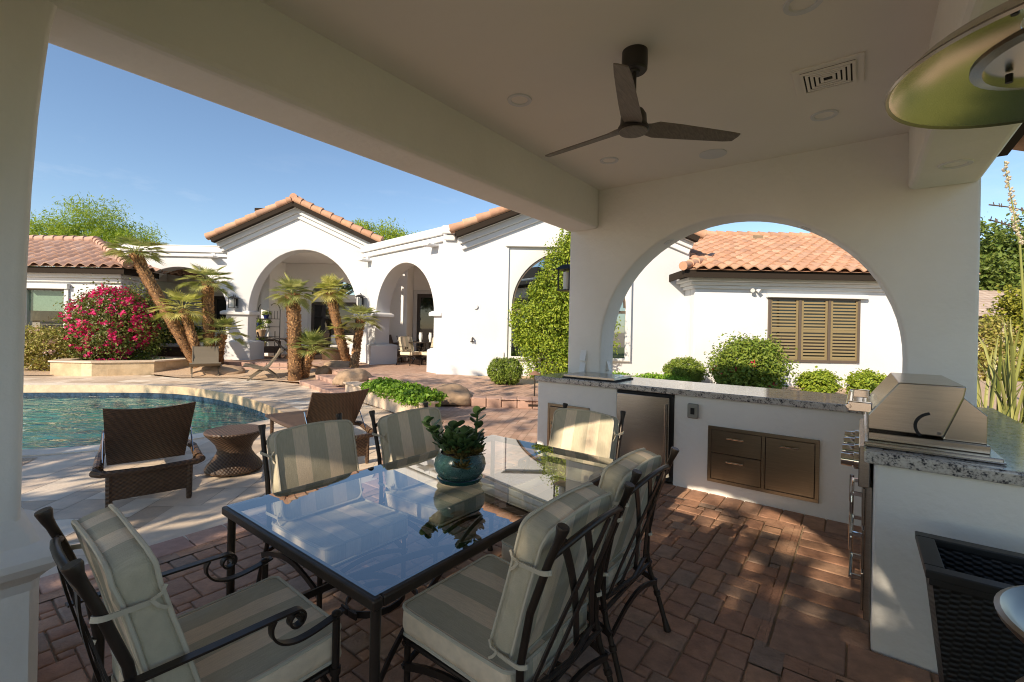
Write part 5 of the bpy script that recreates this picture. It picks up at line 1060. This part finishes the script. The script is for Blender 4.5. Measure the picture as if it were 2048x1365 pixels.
# boulders
def rock(label, c, r, seed, grp='sandstone boulders around the steps'):
    import bmesh
    bm = bmesh.new(); bmesh.ops.create_icosphere(bm, subdivisions=4, radius=1)
    for v in bm.verts:
        k = 1 + .22 * mnoise.noise(v.co * 1.1 + Vector((seed, 0, 0))) + .09 * mnoise.noise(v.co * 3 + Vector((0, seed, 0))) + .03 * mnoise.noise(v.co * 9); v.co = Vector((v.co.x * r[0], v.co.y * r[1], max(v.co.z, -.35) * r[2])) * k
    me = bpy.data.meshes.new('boulder'); bm.to_mesh(me); bm.free(); me.materials.append(M['rock'])
    for p in me.polygons: p.use_smooth = True
    o = link('boulder', me, loc=c); return tag(o, label, 'boulder', grp)
rock('large rounded boulder at the end of the planter wall beside the patio', at(893, 812) + Vector((0, .25, .12)), (.5, .4, .27), 3)
rock('small golden boulder behind the large one at the planter end', at(893, 786, .2) + Vector((0, .15, .0)), (.28, .2, .16), 9)
rock('boulder between stair and planter wall', at(703, 757, .3) + Vector((0, .1, -.05)), (.42, .35, .26), 5)
rock('round boulder left of the low porch steps behind the sling chair', at(460, 728, .15) + Vector((0, .2, .05)), (.55, .45, .30), 7)
rock('low boulder under the round one beside the gravel bed', at(432, 748, .05) + Vector((0, .1, .05)), (.75, .4, .2), 8)
rock('small boulder at the top of the steps by the thin palms', at(678, 733, .3), (.45, .4, .17), 12)
rock('dark rounded boulder beside the small palm on the steps', at(645, 748, .15) + Vector((0, .1, .02)), (.22, .22, .2), 14)
# path light
pl_ = thing('path_light', 'short rusty garden path light in the gravel bed', 'path light', at(1069, 790, .2)); MB().tube([(0, 0, -.05), (0, 0, .40)], .014, 8).build('stem', 'dark_metal', pl_); MB().lathe([(.13, .40), (.03, .47), (0, .475)], n=20).build('lamp_shade', mat('rusty_copper', (.22, .12, .07), .7), pl_)
hb = MB(); p_ = dep(945, 680, yE); hb.tube([(0, 0, .05), (0, -.08, .04), (0, -.1, -.04)], .022, 8); hb.tube([(-.05, -.05, -.05), (.05, -.05, -.05)], .015, 6); tag(hb.build('hose_tap', 'dark_metal', loc=p_), 'small dark hose tap on the white wall left of the arched window', 'tap')
wd_ = MB(); wd_.tube([(0, 0, 0), (0, -.04, 0)], .06, 16); tag(wd_.build('round_sensor', 'trim', loc=dep(951, 614, yE)), 'round white sensor cover on the white wall above the hose tap', 'sensor')
stl = MB(); stl.box(-.13, .13, -.03, 0, -.02, .02); tag(stl.build('step_light', 'dark_metal', loc=(.46, 8.44, .085)), 'flat dark step light under the kerb stone beside the counter', 'step light')
sheet('gravel_bed', [tuple(at(-60, 921)[:2]), tuple(at(76, 916)[:2]), tuple(at(40, 934)[:2]), tuple(at(-60, 950)[:2])], .004, 'gravel')
# ================================================================== PALMS
def frond(mb, p, d, L, R, fold=.3, n=19, spread=88, seed=0):
    rg = random.Random(seed); p = Vector(p); d = Vector(d).normalized(); up = Vector((0, 0, 1)); sd = d.cross(up); sd = sd.normalized() if sd.length > .05 else Vector((1, 0, 0)); nn = sd.cross(d).normalized()
    e = p + d * L + Vector((0, 0, -.10 * L)); mid = p + d * (L * .5) + Vector((0, 0, .03)); r = rg.random()
    mb.sweep([p, mid, e], [(-.008, -.004), (.008, -.004), (0, .006)], sd, False, False, r * .5 + .5)
    dd = (e - mid).normalized(); dd = (dd + Vector((0, 0, -.12))).normalized(); sd = dd.cross(nn).normalized(); r0 = rg.random()
    for k in range(n):
        a = R_(spread * (2 * k / (n - 1) - 1)); ln = R * (.72 + .28 * math.cos(a)) * rg.uniform(.92, 1.08); v = dd * math.cos(a) + sd * math.sin(a) + nn * (fold * abs(math.sin(a)) * .6); v.normalize()
        w = R * .04; q = v.cross(nn).normalized(); tip = e + v * ln + Vector((0, 0, -.10 * ln * ln / R * rg.uniform(.2, 1.2))); m1 = e + v * (ln * .45)
        mb.add([e, m1 + q * w + nn * w * .5, tip, m1 - q * w + nn * w * .5, m1 - nn * w * .2], [(0, 1, 4), (0, 4, 3), (1, 2, 4), (4, 2, 3)], False, min(1, max(0, r0 * .75 + rg.uniform(0, .25))))
def palm(label, pts, rad, nf, L, R, seed, m='palm', el=(-25, 75), group='fan palms by the terrace'):
    """pts: trunk points base to top"""
    base = Vector(pts[0]); th = thing('fan_palm', label, 'palm', base, 0, group); rg = random.Random(seed); P = [Vector(p) - base for p in pts]
    C_ = []
    for i in range(len(P) - 1):
        a, b, c, d = P[max(i - 1, 0)], P[i], P[i + 1], P[min(i + 2, len(P) - 1)]
        for k in range(6): t = k / 6; C_.append(.5 * (2 * b + (c - a) * t + (2 * a - 5 * b + 4 * c - d) * t * t + (-a + 3 * b - 3 * c + d) * t ** 3))
    C_.append(P[-1]); tm = MB(); n = len(C_); C_[0] = C_[0] - Vector((0, 0, .08))
    tm.tube(C_, [rad * (1.05 - .1 * i / n + .06 * (i % 2)) for i in range(n)], 12, r=.1)
    Lt = sum((C_[i + 1] - C_[i]).length for i in range(n - 1)); nb = int(Lt * rad * 3400)
    for k in range(nb):
        u = rg.random() * (n - 1); i = min(int(u), n - 2); c = C_[i].lerp(C_[i + 1], u - i); t = (C_[i + 1] - C_[i]).normalized(); a = rg.uniform(0, 6.28); s1 = t.orthogonal().normalized(); s2 = t.cross(s1); o = s1 * math.cos(a) + s2 * math.sin(a); q = t.cross(o)
        b0 = c + o * rad * .93; h = rg.uniform(.035, .075); w = rg.uniform(.014, .03); tm.add([b0 - q * w, b0 + q * w, b0 + o * rg.uniform(.025, .06) + t * h + q * w * .4, b0 + o * .02 + t * h - q * w * .4], [(0, 1, 2, 3)], False, rg.random())
    tm.build('trunk', 'palm_bark', th)
    cm = MB(); top = P[-1]; ax = (P[-1] - P[-2]).normalized()
    for k in range(nf):
        a = k * 2.39996 + rg.uniform(-.2, .2); e = R_(el[0] + (el[1] - el[0]) * ((k + .5) / nf) ** .9 + rg.uniform(-6, 6)); d = Vector((math.cos(a) * math.cos(e), math.sin(a) * math.cos(e), math.sin(e))); d = (d + ax * .15).normalized()
        frond(cm, top + d * .04, d, L * rg.uniform(.75, 1.15), R * rg.uniform(.85, 1.1), seed=seed * 100 + k)
    cm.build('crown', m, th)
    return th
yp = 13.5
palm('tall fan palm leaning left with a flat crown above the bougainvillea', [at(398, 738, .12)] + [dep(px, py, yp) for px, py in ((360, 672), (325, 610), (290, 548), (272, 508))], .135, 30, 0.44, 0.42, 1, 'palm', (-18, 40))
palm('short leaning fan palm with yellow fronds in front of the tall leaning trunk', [at(402, 736, .12)] + [dep(px, py, yp - .3) for px, py in ((392, 700), (380, 660), (366, 622))], .10, 26, 0.42, 0.4, 2, 'palm_yellow', (-35, 60))
palm('upright fan palm with a tall straight trunk left of the house lantern', [at(424, 738, .12)] + [dep(px, py, yp) for px, py in ((419, 690), (416, 620), (415, 566))], .13, 30, 0.4, 0.38, 3, 'palm', (-30, 55))
palm('small fan palm leaning right beside the round boulder', [at(438, 734, .15)] + [dep(px, py, yp + .2) for px, py in ((439, 705), (444, 672))], .105, 22, 0.4, 0.4, 4, 'palm', (-22, 70))
y5 = 12.1
palm('thick trunked fan palm in front of the big arch beside the steps', [at(590, 763, .0)] + [dep(px, py, y5) for px, py in ((589, 700), (588, 640), (585, 592))], .155, 36, 0.27, 0.36, 5, 'palm', (-42, 80))
palm('low fan palm with a short orange trunk leaning against the thick one', [at(606, 757, .05)] + [dep(px, py, y5 + .15) for px, py in ((612, 730), (622, 702))], .115, 30, 0.31, 0.38, 6, 'palm', (-12, 75))
pc = palm('curved slim fan palm with yellow green crown before the porch doors', [at(696, 729, .3)] + [dep(px, py, 14.0) for px, py in ((684, 690), (672, 640), (665, 610), (661, 586))], .125, 36, 0.25, 0.38, 7, 'palm_yellow', (-40, 85))
for k, (px, py) in enumerate(((676, 660), (684, 682))):
    cm = MB(); rg = random.Random(k); p = dep(px, py, 13.9) - pc.location
    for q in range(9): a = q * 2.4; e = rg.uniform(.1, 1.2); frond(cm, p, (math.cos(a) * math.cos(e), math.sin(a) * math.cos(e), math.sin(e)), .18, .24, seed=q + 50 * k, n=13)
    cm.build('sucker', 'palm_yellow', pc)
palm('slim fan palm leaning right beside the house pier', [at(708, 736, .3)] + [dep(px, py, 13.9) for px, py in ((712, 705), (717, 670), (722, 642))], .105, 24, 0.36, 0.36, 8, 'palm', (-25, 65))
# ================================================================== SHRUBS AND TREES
bp_ = dep(229, 720, 13.75); bgc = (bp_.x, 13.75, .2)
bush('bougainvillea', 'big round bougainvillea bush covered in magenta bracts behind the spa', 'bush', bgc, (1.17, .8, 1.1), 13000, .08, 'leaf_boug', 31, 'bract', 5600, .085, shell=.92, ncl=170,
     fblobs=[(.25, -.3, .85, .8, .56, .5), (-.3, -.3, .75, .65, .52, .35), (.65, -.2, 1.3, .45, .5, .55), (0, -.1, 1.25, 1.14, .78, .98), (.15, -.4, .35, .55, .42, .2)])
bush('flowering_shrub', 'low olive shrub with pale pink flowers under the kitchen window', 'shrub', (*dep(85, 720, 13.4)[:2], .1), (1.0, .6, .55), 6500, .075, 'leaf_olive', 32, 'pink_flower', 700, .06)
bush('clipped_shrub', 'square clipped green shrub at the foot of the tall arched window', 'shrub', (*at(1010, 768, .25)[:2], .25), (.36, .34, .29), 6500, .04, 'leaf_a', 33, shell=.97, clump=.06, ncl=300, blobs=[(0, 0, .29, .36, .34, .28), (-.17, -.1, .3, .2, .22, .27), (.17, -.1, .3, .2, .22, .27)])
vine = thing('climbing_vine', 'tall bright green climber covering the right of the arched window', 'climber', (.95, 11.25, .25))
vb_ = [(.1, 0, .55, .75, .35, .6), (-.15, -.02, 1.2, .72, .36, .75), (.25, .02, 1.9, .75, .35, .8), (.45, .05, 2.7, .62, .3, .8), (.55, .05, 3.35, .42, .27, .55), (-.65, 0, 1.45, .35, .25, .55), (.9, .1, 1.2, .7, .3, 1.0), (-.25, 0, 2.3, .28, .22, .3), (.75, .05, 3.5, .4, .25, .5)]
foliage('foliage', vb_, 27000, .068, 'leaf_vine', vine, 41, .13, .82, ncl=260, fill=.75)
q = MB()
for k in range(6): q.tube([(k * .12 - .3, .1, -.1), (k * .15 - .35, .12, 1), (k * .14 - .2, .15, 2.2), (k * .1 + .1, .12, 3.2)], [.03, .024, .018, .006], 6)
q.build('stem', 'bark', vine)
zb = .2
bush('clipped_shrub', 'round clipped shrub at the house corner seen left in the arch', 'shrub', (*dep(1368, 760, 10.6)[:2], .3), (.41, .38, .29), 6000, .045, 'leaf_a', 51, shell=.95, clump=.08, ncl=240)
bush('low_shrub', 'low spreading green shrub left of the round one in the arch', 'shrub', (*dep(1318, 770, 10.3)[:2], .22), (.62, .4, .15), 3500, .06, 'leaf_ground', 52)
bush('low_shrub', 'small yellow green shrub peeking over the counter at the left arch jamb', 'shrub', (*dep(1238, 760, 9.6)[:2], .2), (.3, .3, .2), 1600, .06, 'leaf_ground', 56)
bush('bougainvillea', 'large green bougainvillea with a few red bracts beneath the shuttered window', 'bush', (*dep(1498, 780, 9.9)[:2], .15), (.70, .55, .60), 8500, .07, 'leaf_a', 53, 'bract_red', 130, .06, shell=.88, clump=.14, ncl=150)
bush('low_shrub', 'low dark dome shrub in front of the large bougainvillea', 'shrub', (*dep(1448, 775, 9.3)[:2], .12), (.34, .32, .16), 3800, .04, 'leaf_b', 54, shell=.96, clump=.06, ncl=200)
bush('round_shrub', 'small round shrub below the shuttered window, left of its twin', 'shrub', (*dep(1637, 790, 9.8)[:2], .2), (.34, .33, .25), 3600, .055, 'leaf_vine', 55)
bush('round_shrub', 'small round shrub just left of the grill hood', 'shrub', (*dep(1733, 790, 9.6)[:2], .2), (.33, .33, .26), 3600, .055, 'leaf_vine', 57)
bush('dark_shrub', 'dark green shrub growing inside the left house arch', 'shrub', (-12.0, 16.6, .3), (.7, .5, .55), 2500, .1, 'leaf_b', 58)
tree('feathery_tree', 'wide feathery green desert tree behind the left wing roof', (-20.4, 21.5, 0), 5.5, [(-1.6, 0, 5.3, 1.8, 1.6, 1.05), (.4, 0, 5.8, 2.1, 1.6, 1.25), (2.2, 0, 5.0, 1.5, 1.4, 1.1), (-2.6, 0, 4.6, 1.3, 1.3, .9), (.8, 0, 4.6, 2.2, 1.5, .8), (3.1, 0, 4.5, .9, .9, .7)], 30000, .17, 'leaf_feather', 61, trunk=.2, ncl=150, clump=.15, aspect=.22, droop=.35, shell=.35)
tree('feathery_tree', 'airy feathery tree top showing over the gable roof', (-7.0, 23.5, 0), 6, [(0, 0, 6.1, 1.4, 1.2, .8), (1.2, 0, 5.9, 1.1, 1, .65), (-1.1, 0, 6.5, .8, .8, .5)], 6500, .17, 'leaf_feather', 62, trunk=.14, ncl=110, clump=.2, aspect=.25, droop=.3, shell=.4)
tree('shade_tree', 'broad green tree beyond the neighbouring roof at the right edge', (33, 31, 0), 8, [(-2, 0, 7, 2.6, 2.4, 2.3), (1.5, 0, 7.3, 2.8, 2.4, 2.4), (-.5, 0, 5.6, 3.0, 2.4, 1.8), (3.2, 0, 6, 2, 2, 2)], 15000, .3, 'leaf_green', 63, trunk=.3, ncl=170, clump=.14)
# neighbouring house, its shrubs, strap leaved plant with flower stalks
nh = thing('neighbour_house', 'neighbouring house with grey tiled roof beyond the lawn at right', 'house', (27, 26, 0))
MB().box(-6, 9, 0, 6, 0, 2.8).build('wall', S, nh); q = MB(); tile_roof(q, (-7, -.6, 2.75), (1, 0, 0), (0, 1, .45), 16, 4.6, .5, .4, .02); q.build('roof', 'tile_grey', nh, auto=60); MB().box(-7, 9, -.6, -.5, 2.55, 2.78).build('fascia', 'fascia', nh)
bush('tall_shrub', 'tall shrub with cream flowers beside the arched wall at the right edge', 'shrub', (15.75, 15.0, 0), (.55, .6, 1.05), 3600, .11, 'leaf_olive', 71, 'cream_flower', 1500, .1)
bush('golden_shrub', 'tall golden green shrub in front of the grey roof at the right edge', 'shrub', (17.75, 16.0, .1), (.75, .7, 1.42), 4600, .14, 'leaf_gold', 72)
bush('golden_shrub', 'dark green hedge shrub at the extreme right edge behind the strap leaves', 'shrub', (21.5, 17.8, 0), (1.2, .9, .9), 4000, .13, 'leaf_green', 73)
ag = thing('strap_leaf_plant', 'tall plant of arching strap leaves with flower stalks behind the granite at right', 'plant', (6.75, 6.2, 0)); q = MB(); rg = random.Random(5)
for k in range(40):
    a = rg.uniform(0, 6.28); out = rg.uniform(.1, 1.1); h = rg.uniform(.7, 1.8); w = rg.uniform(.011, .02); o = Vector((math.cos(a), math.sin(a), 0)); b0 = Vector((rg.uniform(-.25, .25), rg.uniform(-.25, .25), .0))
    q.sweep([b0, b0 + o * out * .2 + Vector((0, 0, h * .45)), b0 + o * out * .55 + Vector((0, 0, h * .8)), b0 + o * out + Vector((0, 0, h))], [(-w, 0), (0, -.006), (w, 0), (0, .004)], Vector((-o.y, o.x, 0)), False, False, rg.random(), scale=[.8, 1, .8, .08])
q.build('leaf_clump', 'agave', ag); q = MB()
for p1, p2, p3 in (((.25, .0, 1.6), (.2, .05, 2.8), (.02, .1, 3.95)), ((.5, .2, 1.7), (.55, .25, 2.5), (.6, .3, 3.2))): q.tube([(0, 0, .3), p1, p2, p3], [.02, .017, .012, .005], 8)
q.tube([(.4, .1, .2), (.42, .12, 1.2), (.50, .1, 2.0)], [.04, .035, .025], 8); q.build('flower_stalk', 'agave', ag); q = MB()
for k in range(70):
    u = k / 70; p = Vector((.2, .05, 2.8)).lerp(Vector((.02, .1, 3.95)), u) + Vector((rg.uniform(-.03, .03), rg.uniform(-.03, .03), 0)); q.lathe([(.0, -.02), (.02, 0), (0, .024)], p, 6)
q.build('bud', 'cream_flower', ag)
oc = thing('budding_branch', 'thin dark budding branches reaching past the right wall corner against the sky', 'branch', (8.2, 7.0, 2.6)); q = MB()
for z0, z1 in ((.95, .72), (.72, .28)):
    pts = [(-.9 + .3 * i, .02 * i, z0 + (z1 - z0) * i / 5 + .03 * math.sin(i)) for i in range(6)]; q.tube(pts, [.011, .01, .009, .007, .006, .003], 6)
    for k in range(14): p = Vector(pts[0]).lerp(Vector(pts[3]), rg.random()); q.tube([p, p + Vector((rg.uniform(-.02, .02), 0, .06))], [.008, .005], 5)
q.tube([(.6, .1, -2.6), (.62, .1, -1), (.6, .1, .3)], [.05, .04, .02], 7); q.build('twig', 'bark', oc)
# ================================================================== PORCH FURNITURE
rk = thing('bakers_rack', 'black scrolled iron plant rack with pots inside the big arch', 'plant rack', (*dep(527, 690, 17.0)[:2], .3)); q = MB(); w = .42
for x in (-w, w):
    for y in (0, .35): q.tube([(x, y, 0), (x, y, 1.75 if y else .95)], .016, 6)
for z in (.3, .72, 1.1, 1.4): q.box(-w, w, .0 if z < 1 else .12, .36, z, z + .02)
for sx in (-1, 1): q.tube([(sx * (w / 2 + w / 2 * math.cos(R_(t_))), .35, 1.72 + .28 * math.sin(R_(t_))) for t_ in range(0, 181, 20)], .014, 6)
for k in range(9): q.tube([(-w + w * k / 4, .35, 1.42), (-w + w * k / 4, .35, 1.72)], .008, 5)
q.build('frame', 'black_iron', rk)
for (x, z, r_, m_, lb) in ((-.02, 1.42, .11, 'blue_pot', 'small blue pot plant on the top shelf of the rack'), (-.28, 1.12, .10, 'blue_pot', 'blue pot plant at left on the second shelf of the rack'), (.05, 1.12, .09, 'plate_white', 'pale pot plant at the middle of the second shelf of the rack'), (-.2, .74, .19, 'terracotta', 'large clay pot plant on the waist shelf of the rack'), (-.15, .32, .15, 'terracotta', 'clay pot plant on the bottom shelf of the rack')):
    p = Vector(rk.location) + Vector((x, .18, z)); t_ = thing('potted_plant', lb, 'potted plant', p, 0, 'potted plants on the rack'); MB().lathe([(r_ * .65, 0), (r_, r_ * 1.4), (r_ * .9, r_ * 1.4), (0, r_ * 1.3)], n=18).build('pot', m_, t_); foliage('foliage', [(0, 0, r_ * 1.8, r_ * 1.2, r_ * 1.2, r_ * .8)], 260, .06, 'leaf_a', t_, int(z * 100), .3, .5)
def porch_chair(label, loc, rz):
    th = thing('wicker_armchair', label, 'armchair', loc, rz, 'dark wicker armchairs on the porch'); MB().box(-.3, .3, -.28, .3, .2, .42).build('seat', 'wicker', th, bevel=.03)
    MB().strap([(0, -.26, .4), (0, -.30, .6), (0, -.37, .8), (0, -.40, .92)], .58, .05, (1, 0, 0)).build('backrest', 'wicker', th)
    for sx in (-1, 1):
        q = MB(); q.tube([(sx * .31, -.30, .62), (sx * .33, .1, .64), (sx * .32, .3, .6), (sx * .31, .3, 0)], .03, 8); q.tube([(sx * .29, -.26, .4), (sx * .29, -.28, 0)], .025, 8); q.build('armrest', 'wicker', th)
    return th
porch_chair('dark wicker armchair at the left of the porch table', (*dep(540, 700, 16.2)[:2], .3), R_(-60)); porch_chair('dark wicker armchair half hidden behind the thick palm on the porch', (*dep(628, 700, 16.2)[:2], .3), R_(70))
t2 = thing('porch_table', 'dark square porch table with crossed legs behind the thick palm', 'table', (*dep(580, 700, 15.9)[:2], .3)); MB().box(-.5, .5, -.45, .45, .69, .73).build('top', 'dark_wood', t2, bevel=.01)
for sy in (-.35, .35): q = MB(); q.strap([(-.4, sy, 0), (.4, sy, .69)], .05, .04, (0, 1, 0)); q.strap([(.4, sy, 0), (-.4, sy, .69)], .05, .035, (0, 1, 0)); q.build('leg', 'sling', t2)
sfa = thing('porch_sofa', 'woven sofa with pale cushions by the porch doors', 'sofa', (*dep(712, 700, 16.6)[:2], .3), R_(20)); MB().box(-.95, .95, -.4, .4, .05, .38).build('base', 'wicker', sfa, bevel=.04); MB().box(-.95, .95, .3, .45, .38, .8).build('backrest', 'wicker', sfa, bevel=.05)
for x in (-.45, .45): MB().box(x - .43, x + .43, -.4, .28, .385, .52).build('seat_cushion', 'cushion_pale', sfa, bevel=.04, seg=3); MB().box(x - .42, x + .42, .12, .29, .53, .86).build('back_cushion', 'cushion_pale', sfa, bevel=.05, seg=3)
ot = thing('porch_ottoman', 'round low woven coffee table on the porch', 'coffee table', (*dep(668, 705, 16.0)[:2], .3)); MB().lathe([(.38, 0), (.42, .3), (.5, .36), (.5, .4), (0, .4)], n=28).build('base', 'wicker', ot); MB().lathe([(.52, .401), (.52, .44), (0, .45)], n=28).build('top', 'dark_wood', ot)
db = thing('daybed', 'low dark wicker daybed with a pale mattress inside the left house arch', 'daybed', (*dep(385, 700, 16.4)[:2], .3)); MB().box(-.95, .95, -.4, .4, 0, .32).build('base', 'wicker', db, bevel=.02); MB().box(-.93, .93, -.38, .38, .322, .46).build('mattress', 'cushion_pale', db, bevel=.04, seg=3)
lg_ = thing('lounge_chair', 'rounded wicker lounge chair with pale cushions behind the upright palm', 'armchair', (*dep(418, 700, 16.9)[:2], .3)); MB().lathe([(.5, 0), (.55, .35), (.5, .36), (0, .36)], n=24).build('base', 'wicker', lg_); MB().tube([(.5 * math.cos(R_(t_)), .1 + .5 * math.sin(R_(t_)), .4 + .6 * math.sin(R_(t_))) for t_ in range(0, 181, 15)], .05, 8).build('hoop_back', 'wicker', lg_); MB().lathe([(.46, .361), (.48, .45), (.4, .5), (0, .52)], n=24).build('seat_cushion', 'cushion_pale', lg_); MB().hexa([(-.4, .2, .5), (.4, .2, .5), (.4, .4, .5), (-.4, .4, .5), (-.32, .4, .95), (.32, .4, .95), (.32, .52, .95), (-.32, .52, .95)]).build('back_cushion', 'cushion_pale', lg_, bevel=.05, seg=3)
for px, y, rz, lb in ((822, 14.3, -125, 'iron dining chair with pale cushions on the porch, lattice back facing the path'), (862, 14.4, 60, 'iron dining chair on the porch partly hidden by the house corner')):
    dup(ch0, (*dep(px, 720, y)[:2], .3), R_(rz), lb)['group'] = 'iron chairs on the porch'
rt_ = thing('round_table', 'round iron dining table on the porch inside the right arch', 'table', (*dep(848, 720, 14.9)[:2], .3)); MB().lathe([(.6, .70), (.6, .73), (0, .73)], n=32).build('top', 'dark_metal', rt_)
for k in range(4): MB().tube([(.15 * math.cos(k * 1.57), .15 * math.sin(k * 1.57), .7), (.2 * math.cos(k * 1.57), .2 * math.sin(k * 1.57), .35), (.4 * math.cos(k * 1.57), .4 * math.sin(k * 1.57), 0)], .018, 6).build('leg', 'dark_metal', rt_)
for k, (dx, dy) in enumerate(((-.12, 0), (.18, .1))):
    v_ = MB().lathe([(.04, 0), (.035, .03), (.06, .1), (.065, .2), (.05, .28), (.055, .3), (0, .3)], n=18).build('lidded_urn' if k == 0 else 'white_jug', 'plate_white', loc=Vector(rt_.location) + Vector((dx, dy, .731))); tag(v_, 'white urn on the round porch table' if k == 0 else 'smaller white jug at the right of the round porch table', 'urn' if k == 0 else 'jug')
porch_chair('tan wicker armchair behind the round porch table', (*dep(795, 700, 15.6)[:2], .3), R_(-100))
# trees behind the camera that throw the dappled shade; lawn tree added for dimming
def shade(label, st, h, blobs, n_, size, sd_, clump=.15, ncl=90):
    b_ = PV(*st); tree('shade_tree', label, (b_.x, b_.y, 0), h, blobs, n_, size, 'leaf_green', sd_, trunk=.16, ncl=ncl, clump=clump, shell=.2)
shade('large leafy tree behind the pool deck, outside the picture', (-5.2, -6.8), 6.2, [(0, 0, 3.7, 1.7, 1.7, 1.0), (-2.0, 1.5, 4.4, 1.9, 1.8, 1.2), (1.5, -1.15, 4.0, 1.15, 1.15, 1.0), (-3.6, 2.8, 4.9, 1.8, 1.8, 1.2), (1.5, -1.3, 4.1, 1.0, 1.0, .8)], 5400, .24, 81, .11, 60)
shade('leafy tree behind the pavilion arch, outside the picture', (-1.3, -7.5), 6.4, [(0, 0, 4.0, 2.0, 1.3, 1.85), (.6, -.3, 4.0, 2.0, 1.3, 1.85), (1.35, -1.0, 3.9, 1.5, 1.3, 2.15)], 16000, .22, 82, .16, 160)
shade('slender leafy tree beside the arch tree, outside the picture', (-1.5, -7.9), 7.4, [(0, 0, 6.0, 1.9, .9, .75)], 480, .16, 84, .13, 40)
shade('leafy tree added on the lawn outside the picture, dims the light on the pillar', (6.5, -2.0), 6.5, [(0, 0, 4, 2.2, 2.6, 2.4), (.5, -4, 4, 2.2, 2.6, 2.4)], 5000, .3, 85, .16, 120)  # unseen tree added to hold sky light off the pillar and pavilion
shade('tall airy tree far behind the pool, outside the picture', (-11.5, -9), 9.5, [(0, 0, 7.2, 2.6, 2.6, 1.6), (2.6, -1.5, 7.6, 2.2, 2.2, 1.3), (4.6, -3.2, 8.2, 1.8, 1.8, 1.0), (6.3, 1.2, 6.6, 2.2, 1.3, .5)], 1100, .28, 83, .2)
